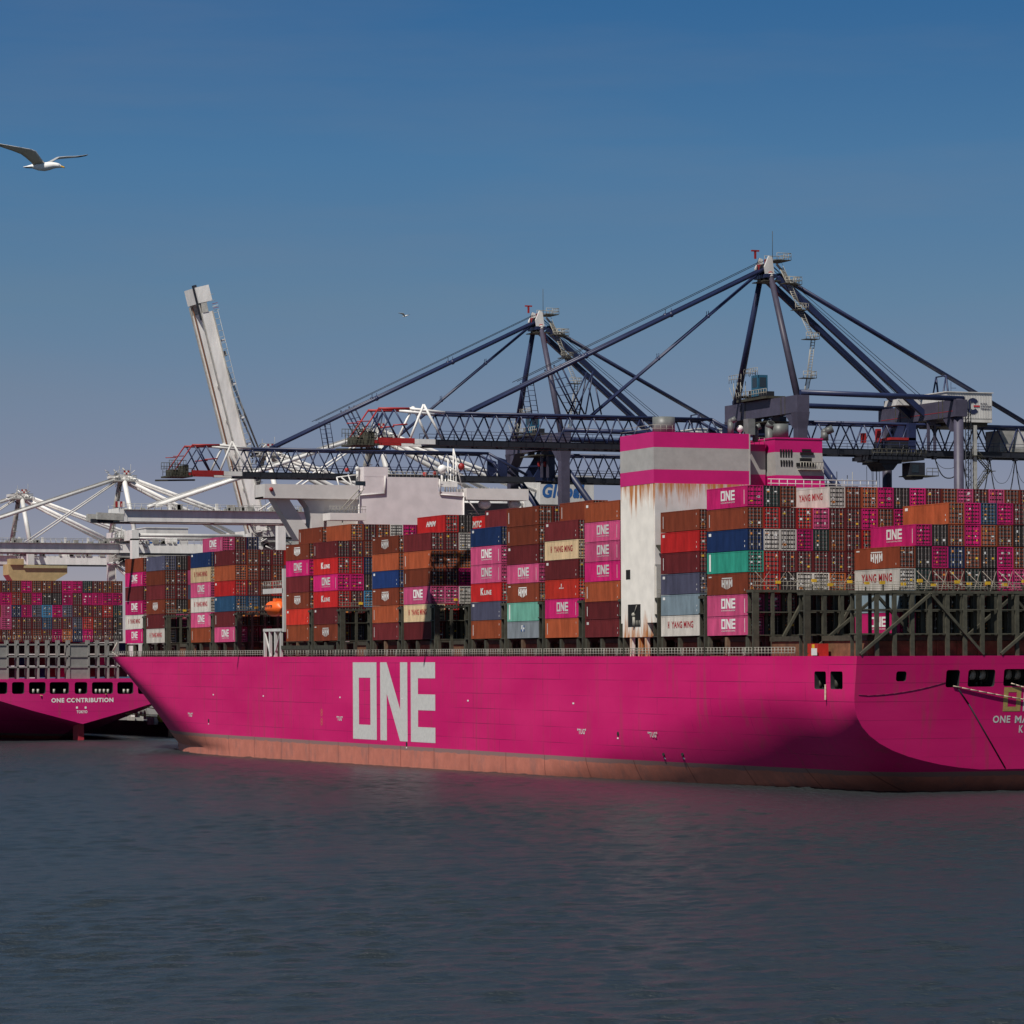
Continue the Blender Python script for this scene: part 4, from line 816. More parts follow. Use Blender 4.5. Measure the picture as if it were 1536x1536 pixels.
m = MB(); a, b = s2(-8, 822), s2(9, 870); m.use(M_PINKSH).box((a.x-16, Y2+40, b.z-6), (b.x+2.2, Y2+52, s2(0, 857).z)); m.use(M_GREYP).box((a.x-16, Y2+40, s2(0, 857).z), (b.x+2.2, Y2+52, s2(0, 832).z)); m.use(M_PINKSH).box((a.x-16, Y2+40, s2(0, 832).z), (b.x+2.2, Y2+52, s2(0, 822).z+.8)); m.build('funnel', ship2)
Y3 = Y2+150
def s3(u, v): return on_y(u, v, Y3)
m = MB().use(M_TAN); m.prism([s3(13, 846), s3(101, 849), s3(101, 860), s3(60, 885), s3(28, 885), s3(13, 862)], (0, 6, 0)); m.box((s3(15, 846).x, Y3-.6, s3(15, 846).z-.2), (s3(35, 846).x, Y3+3, s3(15, 838).z)); m.build('bridge_wing', ship2)
m = MB().use(mat('wing_bulwark', (.45, .40, .22), .6, .2, 1)); m.box((s3(35, 849).x, Y3-.5, s3(35, 852).z), (s3(100, 849).x, Y3, s3(35, 848).z)); m.build('bulwark', ship2)
def cl(s): return [dict(m='maroon', M='magenta', p='pink', b='brown', r='red', k='black', s='slate', n='navy', u='sky blue', g='dark green', t='steel blue', o='orange')[c] for c in s]
ROWS2 = ['bmbmbmMoMpmmg'.replace('Mp', 'nM', 1), 'ppmmmtmmsrbmk', 'bpnMsuMsmmmrg', 'MMrbMkkMmMMMM', 'bmbMbbmMMgmbb']
ROWS2[0] = 'bmbmbmMonMmmk'
x00 = s2(9.8, 900).x; pit = (s2(178, 900).x-s2(9.8, 900).x)/11; zc0 = s2(100, 962).z
COLN = ['outermost left', 'second', 'third', 'fourth', 'fifth', 'sixth', 'seventh', 'eighth', 'ninth', 'tenth', 'eleventh', 'twelfth', 'thirteenth']
for t in range(5):
    for i, c in enumerate(cl(ROWS2[t])):
        container(x00+(i-1)*pit+pit/2, Y2+5+CL/2, zc0+t*2.88, c, HC, None, '%s container end on the far ship, %s tier, %s column from its left' % (c, ORD[t] if t < 4 else 'top', COLN[i].replace('outermost left', 'first')), 'containers on the far ship')
st = MB(); random.seed(5)
for t in range(-3, 0):
    for i in range(-2, 14):
        st.use(cmat(random.choice(['maroon', 'black', 'black', 'magenta', 'navy', 'black']))); x = x00+(i-1)*pit; z = zc0+t*2.8; st.box((x+.2, Y2+9, z), (x+2.25, Y2+18, z+2.5))  # mostly dark paints stand in for the shade behind the frames
for t in range(5):
    for i in range(-3, 15):
        if 0 <= i < 13: 
            for q in (1, 2): st.use(cmat(random.choice(POOL))); x = x00+(i-1)*pit; st.box((x+.05, Y2+5+14.6*q, zc0+t*2.88), (x+2.4, Y2+17+14.6*q, zc0+t*2.88+2.8))
tag(st.build('stacked_containers'), 'mass of dark half-hidden containers behind the far ship\'s grey frames', 'containers', kind='stuff')
# ------------------------------------------------------------------ cranes
def truss(mb, x0, x1, yh, zb, zt_, pan, rc, rd, chord, top=True, lean=0):
    """two lattice planes at +-yh"""
    n = max(1, round((x1-x0)/pan)); p = (x1-x0)/n
    for sy in (-1, 1):
        y = sy*yh; mb.use(chord).beam((x0, y, zb), (x1, y, zb), .7, .95)
        mb.use(M_NAVY)
        if top: mb.tube((x0+p/2, y*.8, zt_), (x1-p/2, y*.8, zt_), rc, 8)
        for i in range(n):
            a = x0+i*p; mb.tube((a, y, zb+.3), (a+p/2, y*.8, zt_), rd, 6); mb.tube((a+p/2, y*.8, zt_), (a+p, y, zb+.3), rd, 6)
        for z in (zb+1.3, zb+1.8): mb.tube((x0, y*1.25, z), (x1, y*1.25, z), .04, 4)
        for i in range(int((x1-x0)/3)): mb.tube((x0+i*3, y*1.25, zb+.3), (x0+i*3, y*1.25, zb+1.8), .04, 4)
    for i in range(n):
        a = x0+i*p; mb.beam((a, -yh, zb), (a, yh, zb), .25, .35); mb.tube((a+p/2, -yh*.8, zt_), (a+p/2, yh*.8, zt_), .10, 5)
def rails(mb, pts, h=1.1, m=None, step=1.3):
    mb.use(m or M_RAIL)
    for a, b in zip(pts, pts[1:]):
        a = Vector(a); b = Vector(b); L = (b-a).length; n = max(1, int(L/step))
        for i in range(n+1): p = a.lerp(b, i/n); mb.tube(p, p+Vector((0, 0, h)), .05, 4)
        for z in (h*.5, h): mb.tube(a+Vector((0, 0, z)), b+Vector((0, 0, z)), .05, 4)
def blue_crane(X, Y, label, trolley):
    c = thing('gantry_crane', label, 'crane', (X, Y, 3.4), 'dark blue gantry cranes on the quay')
    def P(mb, n, par=None):
        for i, v in enumerate(mb.v): mb.v[i] = v+Vector((X, Y, 0))
        return mb.build(n, par or c)
    H = 12.2; LX = 29.3; ZP = 60.2; AZ = 83.3
    for x in (0, LX):
        for y in (-H, H):
            m = MB(); m.use(M_NAVYLIT)
            if x == 0: m.box((x-.85, y-.85, 4.8), (x+.85, y+.85, 56)); m.hexa([(x-.85, y-.85, 54.8), (x+.85, y-.85, 54.8), (x+.85, y+.85, 54.8), (x-.85, y+.85, 54.8), (x-1.2, y-1.0, 57.4), (x+1.2, y-1.0, 57.4), (x+1.2, y+1.0, 57.4), (x-1.2, y+1.0, 57.4)])
            else: m.tube((x, y, 4.8), (x, y, ZP), .82, 16)
            m.use(M_BLKC).box((x-1.2, y-4, 3.4), (x+1.2, y+4, 4.9)); P(m, 'leg')
    for x in (0, LX):
        m = MB().use(M_NAVYLIT); k = 1 if x == 0 else -1
        m.box((x-1.1, -H-1.0, 57.3), (x+1.1, H+1.0, 60.1))
        for y in (-H+.9, H-.9): s = 1 if y < 0 else -1; m.prism([(x-1.0, y, 57.35), (x-1.0, y+2.8*s, 57.35), (x-1.0, y, 54.9)], (2.0, 0, 0))
        m.use(M_CRR).box((x-1.13, -H, 58.2), (x-1.1, H, 58.28)) if x else None
        m.use(M_STEEL)
        for y in (-9, -7.6, 5.5, 7): m.box((x-1.16, y, 57.2), (x-1.1, y+.14, 60.2))
        P(m, 'portal_beam')
        m = MB().use(M_NAVYLIT); m.box((x-.7, -H, 15), (x+.7, H, 17)); P(m, 'sill_beam')
    for y in (-H, H):
        m = MB().use(M_NAVY); m.tube((0, y, 60.6), (LX+1, y, 60.3), .45, 14); P(m, 'tie_beam')
        m = MB().use(M_NAVY); m.tube((.4, y, 53.5), (LX-.5, y, 17), .62, 12); P(m, 'diagonal_brace')
        m = MB().use(M_NAVYLIT); m.box((0, y-.6, 15), (LX, y+.6, 17)); P(m, 'lower_tie')
    for y, mt in ((-H+1, M_NAVYLIT), (H-1, M_NAVY)):  # near mast in the paler sunlit navy, far mast in the dark one
        m = MB().use(mt); a = Vector((0, y, 60)); b = Vector((0, 1.6 if y > 0 else -1.6, 81.0)); m.tube(a, b, .58, 14, .45)
        m.use(M_CRR).tube(b+(a-b).normalized()*.2, b, .5, 14); m.use(M_CRW).tube(b+(a-b).normalized()*.9, b+(a-b).normalized()*.25, .52, 14)
        if y < 0: m.use(M_CRR).tube(a+Vector((.56, 0, 0)), b+Vector((.46, 0, 0)), .10, 6)
        P(m, 'mast')
    # stair tower up the near mast
    m = MB()
    for k, (z, y) in enumerate(((63, -10.2), (69.5, -8.6), (74.5, -6.0), (79, -4.0))):
        x0 = 1.0+(k == 1)*1.4+(k == 2)*.8; m.use(M_STEEL).box((x0, y-1.2, z), (x0+2.4, y+.6, z+.1)); rails(m, [(x0, y-1.2, z), (x0+2.4, y-1.2, z), (x0+2.4, y+.6, z)], 1.1, M_RAIL, .8)
    m.use(M_RAIL)
    pts = [(1.2, -11, 60.2), (2.2, -10.2, 63), (3.8, -8.8, 69.5), (3.0, -6, 74.5), (1.8, -4.2, 79), (1.5, -2, 82)]
    for a, b in zip(pts, pts[1:]):
        a = Vector(a); b = Vector(b)
        for dx in (0, .7): m.tube(a+Vector((dx, 0, 0)), b+Vector((dx, 0, 0)), .07, 4)
        for i in range(14): p = a.lerp(b, i/14); m.tube(p, p+Vector((.7, 0, 0)), .05, 4)
        m.tube(a+Vector((.3, 0, 1)), b+Vector((.3, 0, 1)), .04, 4)
    P(m, 'stairs')
    m = MB()    # apex head
    m.use(M_NAVY).box((-1.0, -2.3, 80.2), (1.0, 2.3, 80.8)); m.use(M_STEEL).box((-1.3, -2.4, 79.6), (1.6, 2.4, 79.75))
    for y in (-1.7, 1.7): m.use(M_CRW).prism([(-.9, y-.2, 80.8), (.7, y-.2, 80.8), (.3, y-.2, 83.6), (-.3, y-.2, 83.8), (-1.1, y-.2, 82)], (0, .4, 0))
    m.use(M_CRR).box((-.5, -1.5, 82.2), (.6, -.6, 83.3)); m.box((-.9, .4, 81.5), (-.2, 1.4, 82.6))
    m.use(M_CRR).box((-1.35, 1.2, 83.6), (-1.05, 1.5, 84.9)); m.box((-1.9, 1.2, 84.8), (-.5, 1.5, 85.05)); m.use(M_STEEL).tube((.8, -1, 83), (.8, -1, 88), .05, 4)
    m.use(M_BLKC)
    for y in (-1, 0, 1): m.tube((-.2, y-.12, 81.8), (-.2, y+.12, 81.8), .9, 14)
    m.use(M_STEEL).box((.6, -3, 83.0), (3.2, 1.5, 83.12)); rails(m, [(.6, -3, 83.1), (3.2, -3, 83.1), (3.2, 1.5, 83.1), (.6, 1.5, 83.1)], 1.1, M_RAIL, .9)
    m.use(M_STEEL).box((3.2, -2.2, 79.2), (5.6, 1.5, 79.3)); rails(m, [(3.2, -2.2, 79.3), (5.6, -2.2, 79.3), (5.6, 1.5, 79.3)], 1.2, M_RAIL, .8); m.use(M_CRG).beam((1, -2, 82.5), (4, -2, 79.3), .3, .3)
    P(m, 'apex_head')
    for x, n, r in ((-53, 'forestay', .32), (-31.5, 'forestay', .20)):
        for y in ((-1.3, 1.3) if x < -40 else (-.4, .4)):
            m = MB().use(M_NAVY); a = Vector((-.4, y*.8, 81.8)); b = Vector((x, y, 57.0)); m.tube(a, b, r, 10)
            for t in (.33, .62): p = a.lerp(b, t); m.ball(p, r*1.5, 8); m.tube(p, p+Vector((0, 0, r+.7)), .06, 4)
            P(m, n)
    m = MB().use(M_CABLE)
    for y in (-1, 1): m.tube((-.4, y, 83.2), (-45, y, 62.0), .05, 4); m.tube((1, y, 82), (26, y, 61), .05, 4); m.tube((1, y*.6, 82.3), (29, y*.6, 61.5), .05, 4)
    P(m, 'hoist_rope')
    for y in (-1.9, 1.9): m = MB().use(M_NAVY); m.beam((1.2, y, 80.2), (LX+.5, y*1.3, 57.2), .8, .95); P(m, 'back_diagonal')
    m = MB().use(M_NAVY)
    for y in (-.55, .55): m.tube((2.2, y*.6, 81.0), (50, y*.6, 57.2), .30, 12)
    P(m, 'backstay')
    m = MB().use(M_NAVY)
    for y in (-1.7, 1.7): m.tube((33.0, y, 65.0), (31.4, y, 57), .14, 6); m.tube((33.0, y, 65.0), (34.0, y, 57), .16, 6)
    m.tube((33.0, -1.7, 65.0), (33.0, 1.7, 65.0), .12, 6); P(m, 'backstay_strut'); m = MB().use(M_NAVY)
    for y in (-1.3, 1.3):
        m.tube((-39.2, y, 64.2), (-35.0, y, 57), .13, 6); m.tube((-37.6, y, 65.0), (-33.4, y, 57), .13, 6); m.tube((-31.8, y, 64.0), (-35.2, y, 57), .12, 6); m.tube((-31.8, y, 64.0), (-33.2, y, 57), .12, 6); m.tube((-31.4, y, 61.5), (-30.4, y, 57), .12, 6)
        m.tube((-43.5, y, 62.0), (-42.6, y, 57), .08, 5); m.tube((-42.4, y, 62.4), (-41.5, y, 57), .08, 5)
        for i in range(6): m.tube((-38.8+i*.7, y, 63.6-i*1.15), (-37.2+i*.7, y, 64.2-i*1.3), .05, 4); m.tube((-43.4+i*.15, y, 61.4-i*.8), (-42.3+i*.15, y, 61.4-i*.8), .04, 4)
    for i in range(6): m.tube((34.2, -1.2+i*.02, 58+i), (35.2, -1.2, 58+i), .04, 4)
    m.tube((34.2, -1.2, 57), (34.2, -1.2, 64), .05, 4); m.tube((35.2, -1.2, 57), (35.2, -1.2, 62), .05, 4); P(m, 'stay_strut')
    # boom (seaward) and girder (landward)
    m = MB(); truss(m, -60, -9, 2.9, 51.8, 56.6, 4.25, .26, .13, M_BLKC)
    m.use(M_NAVY)
    for y in (-2.3, 2.3): m.tube((-11.1, y, 56.6), (-3.4, y*1.2, 52.6), .26, 8); m.tube((-9, y, 52), (-6.5, y, 54.3), .13, 5); m.tube((-5.6, y, 52), (-8.2, y, 55.2), .13, 5)
    for y in (-2.9, 2.9): m.use(M_BLKC).beam((-9, y, 51.8), (-2, y, 51.8), .7, .95)
    boom = P(m, 'boom')
    m = MB()
    for y in (-2.9, 2.9):
        m.use(M_CRW).beam((-63.5, y, 51.9), (-60, y, 51.9), .72, .8); m.tube((-64, y*.8, 57.1), (-58, y*.8, 56.6), .24, 8); m.tube((-64.2, y, 52.2), (-61.6, y*.8, 57.8), .20, 8); m.tube((-61.6, y*.8, 57.8), (-58.6, y, 52.2), .20, 8)
        m.use(M_CRR).beam((-69.5, y, 52.0), (-63.5, y, 52.0), .7, .8); m.tube((-69.2, y*.8, 57.0), (-64, y*.8, 57.1), .20, 8); m.tube((-69.2, y*.8, 57.0), (-72.5, y*.8, 52.4), .12, 6); m.tube((-72.8, y*.8, 54.9), (-70.5, y*.8, 55.0), .09, 6); m.tube((-67.0, y, 54.4), (-64.6, y, 54.6), .13, 6)
        m.use(M_NAVY).tube((-68.8, y*.8, 57), (-66.3, y, 52.4), .14, 6); m.tube((-66.6, y*.8, 57), (-64, y, 52.4), .14, 6); m.tube((-66.6, y*.8, 57), (-69.4, y, 52.4), .12, 6)
    m.use(M_STEEL).box((-73.5, -3, 51.2), (-69.3, 3, 51.5)); m.box((-73.0, -1.6, 51.5), (-71.4, 1.6, 52.6)); m.box((-70.6, -2, 51.5), (-69.8, 2, 53.4)); rails(m, [(-75, -3, 51.3), (-69, -3, 51.3)], 1.4, M_STEEL, .6); rails(m, [(-73.6, -2.4, 52.7), (-70.4, -2.4, 52.7)], 1.5, M_STEEL, .5); rails(m, [(-73.6, 2.4, 52.7), (-70.4, 2.4, 52.7)], 1.3, M_STEEL, .5); m.use(M_STEEL).beam((-75.5, 0, 50.6), (-68, 0, 50.8), .4, .3)
    P(m, 'boom_tip')
    m = MB().use(M_NAVY)    # hinge gussets
    for y in (-2.6, 2.6): m.prism([(-2.4, y, 51.6), (2.4, y, 51.6), (2.4, y, 57.4), (1.2, y, 57.4)], (0, .5, 0)); m.prism([(-9.2, y, 52), (-7.4, y, 52), (-7.4, y, 55.4), (-9.2, y, 55.9)], (0, .4, 0)); m.beam((-3, y, 54.3), (1.5, y, 54.5), .3, .3)
    m.use(M_CRR).box((-1.2, -3, 54.3), (.4, -2.6, 55.2)); m.use(M_STEEL).box((-2, -4, 56.3), (2.5, 4, 56.5)); P(m, 'boom_hinge')
    m = MB(); truss(m, 2, 57, 2.9, 51.8, 56.6, 4.25, .26, .13, M_BLKC); m.use(M_NAVYLIT)
    for x in (0, LX):
        for y in (-3.2, 3.2): m.box((x-.6, y-.35, 56.4), (x+.6, y+.35, 57.6))
        m.box((x-.8, -3.4, 52.2), (x-.4, -3, 57)); m.box((x+.4, -3.4, 52.2), (x+.8, -3, 57))
    m.use(M_NAVY).box((LX-4.4, -3.3, 52), (LX-3, 3, 56.8)); P(m, 'girder')
    # machinery house
    m = MB().use(M_CRW); m.box((30.9, -5.5, 57.0), (39.6, 5.5, 61.9)); m.box((30.7, -5.7, 61.9), (39.8, 5.7, 62.05)); m.box((24.8, 0, 60.0), (29, 5, 61.0)); m.use(M_STEEL).box((31.5, -5, 56.4), (39, 5, 57.0)); m.use(M_CRG).box((30.9, -5.52, 57.5), (39.6, -5.5, 57.62))
    for i in range(28): m.use(M_CRW).box((31.0+i*.31, -5.54, 57.7), (31.1+i*.31, -5.5, 61.8))
    hs_ = P(m, 'machinery_house')
    m = MB().use(M_BLUEL); cx_, cz_, y = 35.9, 59.7, -5.58; n = 26; pts = []
    for i in range(n+1): a = R(38+284*i/n); pts.append((cx_+1.25*math.cos(a), cz_+1.35*math.sin(a), y))
    inn = [(cx_+(px-cx_)*.45, cz_+(pz-cz_)*.45, y) for px, pz, _ in pts]
    m.m = []; m.use(mat('logo_navy', (.015, .02, .06), .6, 0))
    for i in range(n): a, b, d, e = pts[i], pts[i+1], inn[i+1], inn[i]; m.quad((a[0], y, a[1]), (b[0], y, b[1]), (d[0], y, d[1]), (e[0], y, e[1]))
    m.use(M_REDL); m.quad((cx_+.1, y-.01, cz_-.14), (cx_+1.3, y-.01, cz_-.14), (cx_+1.3, y-.01, cz_+.14), (cx_+.1, y-.01, cz_+.14))
    m.use(mat('logo_navy', (0, 0, 0)))
    for t, z in (('GLOBAL', 60.0), ('CONTAINER', 59.55), ('TERMINALS', 59.1)): put_text(m, t, (37.35, y, z), ({'GLOBAL': 1.35}.get(t, 2.1), 0, 0), (0, 0, .27), .04)
    P(m, 'logo', hs_)
    m = MB().use(M_CRG); m.box((43.0, -2.3, 52.4), (50, 2.5, 56.0)); m.use(M_CRW).box((46, -2.32, 53), (50, -2.3, 55.8)); P(m, 'electrical_house')
    # access tower by the landward leg
    m = MB().use(M_BLKC); ex, ey = LX+1.7, -H+.2
    for dx in (-.5, .5):
        for dy in (-.4, .4): m.tube((ex+dx, ey+dy, 5), (ex+dx, ey+dy, 60), .09, 4)
    for i in range(46):
        z = 6+i*1.15; m.tube((ex-.5, ey-.4, z), (ex+.5, ey-.4, z+1.15), .05, 4); m.tube((ex-.5, ey-.4, z), (ex+.5, ey-.4, z), .05, 4)
    m.use(M_CRG).box((ex+1.3, ey, 45), (ex+1.9, ey+.5, 56)); P(m, 'elevator_mast')
    m = MB().use(M_STEEL); pts = [(LX+3, -H, 38), (LX+6.5, -H, 41.5), (LX+3.2, -H, 45), (LX+6, -H, 48.5), (LX+3.4, -H, 51)]
    for a, b in zip(pts, pts[1:]):
        a = Vector(a); b = Vector(b)
        for dy in (0, .8): m.tube(a+Vector((0, dy, 0)), b+Vector((0, dy, 0)), .1, 4); m.tube(a+Vector((0, dy, 1)), b+Vector((0, dy, 1)), .05, 4)
        for i in range(9): p = a.lerp(b, i/9); m.tube(p, p+Vector((0, .8, 0)), .06, 4)
        m.box((b.x-.9, b.y-.2, b.z-.1), (b.x+.9, b.y+1, b.z))
    P(m, 'access_stairs')
    m = MB()    # cab on the seaward portal beam
    m.use(M_BLUEC).box((-1.2, .6, 60.9), (.6, 3.0, 64.4)); m.use(M_GLASS).box((-1.23, 1.0, 62.4), (-1.2, 2.6, 64.0)); m.box((-.9, .57, 62.4), (.3, .6, 64.0)); m.use(M_STEEL).box((-2, -4, 60.2), (1.5, 7, 60.6)); m.box((-1.6, 4.6, 61), (1.2, 7.6, 61.2)); m.use(M_BLKC).box((-1, -1, 60.6), (1, .5, 61.6)); m.box((-1, 3.1, 60.6), (1, 4.5, 62))
    rails(m, [(-2, -4, 60.6), (-2, 7, 60.6)], 1.2, M_RAIL, .9); rails(m, [(-1.4, .4, 64.4), (-1.4, 5.4, 64.4), (.8, 5.4, 64.4)], 1.2, M_RAIL, .8); rails(m, [(-1.6, 6, 63.6), (-1.6, 10.5, 63.6)], 1.3, M_RAIL, .8)
    m.use(M_RAIL)
    for y in (4.6, 6.4, 7.4, 9): m.tube((-1.5, y, 60.2), (-1.5, y, 63.6), .07, 4); m.tube((-1.5, y, 60.8), (-1.5, y+1.6, 63), .05, 4)
    P(m, 'operator_cabin')
    # trolley with cab and hoist ropes
    tx = trolley; m = MB().use(M_BLKC)
    m.box((tx-4.6, -3.6, 50.6), (tx+5.2, 3.6, 51.2)); m.box((tx-3.0, -3, 50.0), (tx+1.2, 3, 50.7)); m.prism([(tx-2.6, -2.6, 50.1), (tx+.8, -2.6, 50.1), (tx-.2, -2.6, 48.9), (tx-1.6, -2.6, 48.9)], (0, 5, 0)); m.box((tx-5.6, -3.2, 50.2), (tx-3.4, 0, 50.5))
    for k in range(9): m.tube((tx-4.4+k*1.1, -3.2, 51), (tx-4.0+k*1.1, -3.2, 52.0+(k*7 % 4)*.35), .16, 5)
    m.use(M_CRR).box((tx-1, -3.3, 53.9), (tx+3.8, 1, 54.3)); m.use(M_BLKC).box((tx-.8, -3.2, 51.1), (tx+3.6, 3, 53.9))
    m.box((tx+2.6, -3.4, 48.0), (tx+5.4, -.6, 50.2)); m.prism([(tx+2.6, -3.4, 48.0), (tx+5.4, -3.4, 48.0), (tx+4.9, -3.4, 47.4), (tx+3.2, -3.4, 47.4)], (0, 2.8, 0)); m.use(M_GLASS).box((tx+2.9, -3.45, 48.5), (tx+4.2, -3.4, 49.8)); m.use(M_STEEL).box((tx+2.4, -4.2, 47.9), (tx+7.6, .2, 48.05)); rails(m, [(tx+5.4, -4, 48.05), (tx+7.6, -4, 48.05)], 1.2, M_STEEL, .8)
    rails(m, [(tx-4.8, -3.8, 51.1), (tx+5.4, -3.8, 51.1)], 1.2, M_STEEL, .9); m.use(M_BLKC); m.tube((tx-4, -3, 51.5), (tx-4, 3, 51.5), .6, 10)
    m.use(M_CRR).box((tx-5.6, -2, 53.4), (tx-4.9, -1.2, 55)); m.box((tx-2.6, -1.6, 53.6), (tx-1.9, -.8, 55.8))
    P(m, 'trolley')
    m = MB().use(M_CABLE)
    for dx in (-4.6, -3.4, -2.7, -2.0, -1.2, -.6): m.tube((tx+dx, -1.5 if dx < -2.5 else 1.5, 49.5), (tx+dx+.4, -1 if dx < -2.5 else 1, 28), .045, 4)
    P(m, 'trolley_rope')
    m = MB().use(M_CABLE); x = tx+7.5
    for i, w in enumerate([5.4, 5.2, 5.0, 5.0, 4.8, 4.0, 1.0, .9, .9, .8, .8, .8, .8, .8]):
        dep = 3.6 if i == 0 else 7.8
        for k, dp in enumerate((dep, dep*.55)):
            pts = [Vector((x+w*j/14, -2.9+.3*k, 51.3-dp*(1-abs(2*j/14-1)**2.6))) for j in range(15)]; m.path(pts, .10 if k == 0 else .04, 5)
        m.box((x-.3, -3.2, 50.8), (x+.3, -2.4, 51.4)); x += w
    P(m, 'festoon_cable')
    return c
blue_crane(55, 102.6, 'tall dark blue gantry crane nearest the camera with the white logo house', 22.5)
blue_crane(55, 198.0, 'dark blue gantry crane farther away, its red-tipped boom reaching to the raised white boom', 34)
def white_crane(X, Y, label, raised=False, name_text=True):
    c = thing('gantry_crane', label, 'crane', (X, Y, 3.4), 'white gantry cranes along the quay')
    def P(mb, n, par=None):
        for i, v in enumerate(mb.v): mb.v[i] = v+Vector((X, Y, 0))
        return mb.build(n, par or c)
    H = 10.5; LX = 30; AZ = 66.0
    for x in (0, LX):
        for y in (-H, H): m = MB().use(M_CRW); m.box((x-.9, y-.9, 4.6), (x+.9, y+.9, 50)); m.use(M_CRG).box((x-1.1, y-3.5, 3.4), (x+1.1, y+3.5, 4.7)); P(m, 'leg')
        m = MB().use(M_CRW); m.box((x-.9, -H-.9, 49.6), (x+.9, H+.9, 52.2)); m.box((x-.8, -H, 17), (x+.8, H, 19)); P(m, 'portal_beam')
    for y in (-H, H):
        m = MB().use(M_CRW); m.box((0, y-.5, 17), (LX, y+.5, 18.8)); m.tube((0, y, 45), (LX, y, 19), .55, 10); m.tube((0, y, 50.9), (LX, y, 50.9), .5, 10); P(m, 'diagonal_brace')
    for y in (-H, H):
        m = MB().use(M_CRW if y < 0 else M_CRG); m.tube((0, y, 52), (0, 1.4*(1 if y > 0 else -1), AZ), .62, 12); P(m, 'mast')
    m = MB().use(M_CRG)
    for k in range(4): z = 53+k*3.2; m.box((-.3, 7.6-k*1.9, z), (.8, 9-k*1.9, z+.12)); m.tube((.5, 8.6-k*1.9, z), (.5, 7.0-k*1.9, z+3.2), .09, 4); rails(m, [(-.3, 7.6-k*1.9, z), (-.3, 9-k*1.9, z)], 1, M_CRG, .5)
    P(m, 'stairs')
    m = MB().use(M_CRG); m.box((-2.6, -2.6, AZ-1), (2.6, 2.6, AZ-.6)); m.use(M_CRW).box((-1.6, -2.0, AZ-.6), (1.4, 2.0, AZ+.8)); m.box((-3.6, -1.5, AZ-.2), (-1.5, 1.5, AZ+.5))
    rn = random.Random(int(Y))
    for k in range(34):
        m.use(rn.choice([M_CRG, M_CRW, M_CRG, M_BLKC])); p = Vector((rn.uniform(-3.8, 2.6), rn.uniform(-2.8, 2.4), AZ+rn.uniform(-1.8, 1.6))); m.tube(p, p+Vector((rn.uniform(-1.4, 1.4), rn.uniform(-.8, .8), rn.uniform(-1.1, 1.1))), rn.uniform(.06, .22), 5)
    m.use(M_BLKC)
    for y in (-1.2, 0, 1.2): m.tube((-2, y-.15, AZ-.1), (-2, y+.15, AZ-.1), .9, 12)
    for k in range(3):
        for j in range(2): m.use(M_CRR if (k+j) % 2 else M_CRW).box((-.2+k*.5, -2.1, AZ+.8+j*.5), (.3+k*.5, -2.0, AZ+1.3+j*.5))
    rails(m, [(-2.6, -2.6, AZ-.6), (3, -2.6, AZ-.6), (3, 2.6, AZ-.6)], 1.2, M_CRG, .8); rails(m, [(-1.6, -2, AZ+.8), (1.4, -2, AZ+.8)], 1.1, M_CRG, .8); m.use(M_CRG).tube((2, -1, AZ), (2, -1, AZ+3.5), .06, 4); m.tube((-1, -1, AZ), (-1, -1, AZ+3), .05, 4); P(m, 'apex_head')
    for y in (-2.4, 2.4): m = MB().use(M_CRW); m.tube((1, y*.7, AZ-.8), (LX-1, y*1.5, 51.8), .5, 10); P(m, 'back_diagonal'); m = MB().use(M_CRW); m.tube((1, y*.7, AZ+.2), (LX+22, y*1.4, 48.5), .42, 10); P(m, 'backstay')
    m = MB()
    for y in (-3.4, 3.4):
        m.use(M_CRW).box((-2, y-.6, 46.6), (LX+26, y+.6, 49.0)); m.use(M_BLKC).box((-2, y-.62, 46.35), (LX+26, y+.62, 46.6))
    m.use(M_CRG)
    for x in range(0, LX+26, 6): m.box((x, -3.2, 47.6), (x+.8, 3.2, 48.6)); 
    rails(m, [(-2, -4.1, 49.0), (LX+26, -4.1, 49.0)], 1.1, M_CRG, 1.8)
    m.use(M_CRW).box((LX/2-3, -2, 49), (LX/2-1, 2, 51)); P(m, 'girder')
    # boom
    m = MB(); L_ = 62
    if raised: a = R(75.5); B_ = Vector((-math.cos(a), 0, math.sin(a))); N_2 = Vector((math.sin(a), 0, math.cos(a)))
    else: B_ = Vector((-1, 0, 0)); N_2 = Vector((0, 0, 1))
    O_ = Vector((-2.2, 0, 47.8)); L_ = 57 if raised else 60
    def bp(l, y, n): return O_+B_*l+Vector((0, y, 0))+N_2*n
    for y in (-3.4, 3.4):
        m.use(M_CRW); m.beam(bp(0, y, 0), bp(L_-6, y, 0), 1.3, 2.5, N_2); m.use(M_CRG).beam(bp(0, y, -1.35), bp(L_-4, y, -1.35), .9, .2, N_2)
        m.use(mat('rusty_rail', (.22, .10, .05), .7, .3, 2)).beam(bp(1, y*.72, -1.0), bp(L_-4, y*.72, -1.0), .14, .25, N_2)
        m.use(M_CRG); m.beam(bp(0, y*1.28, 1.15), bp(L_-6, y*1.28, 1.15), .7, .1, N_2)
        for i in range(40): l = i*1.4; m.tube(bp(l, y*1.38, 1.2), bp(l, y*1.38, 2.3), .05, 4)
        m.tube(bp(0, y*1.38, 2.3), bp(L_-6, y*1.38, 2.3), .05, 4)
    m.use(M_CRG)
    for l in range(2, L_-18, 8): m.beam(bp(l, -3.2, .6), bp(l, 3.2, .6), .5, .7, N_2)
    for l in (8, 14, 20, 26, 34, 44): m.use(M_CRW).beam(bp(l, -3.6, 1), bp(l, -3.6, 2.6), .5, .5)
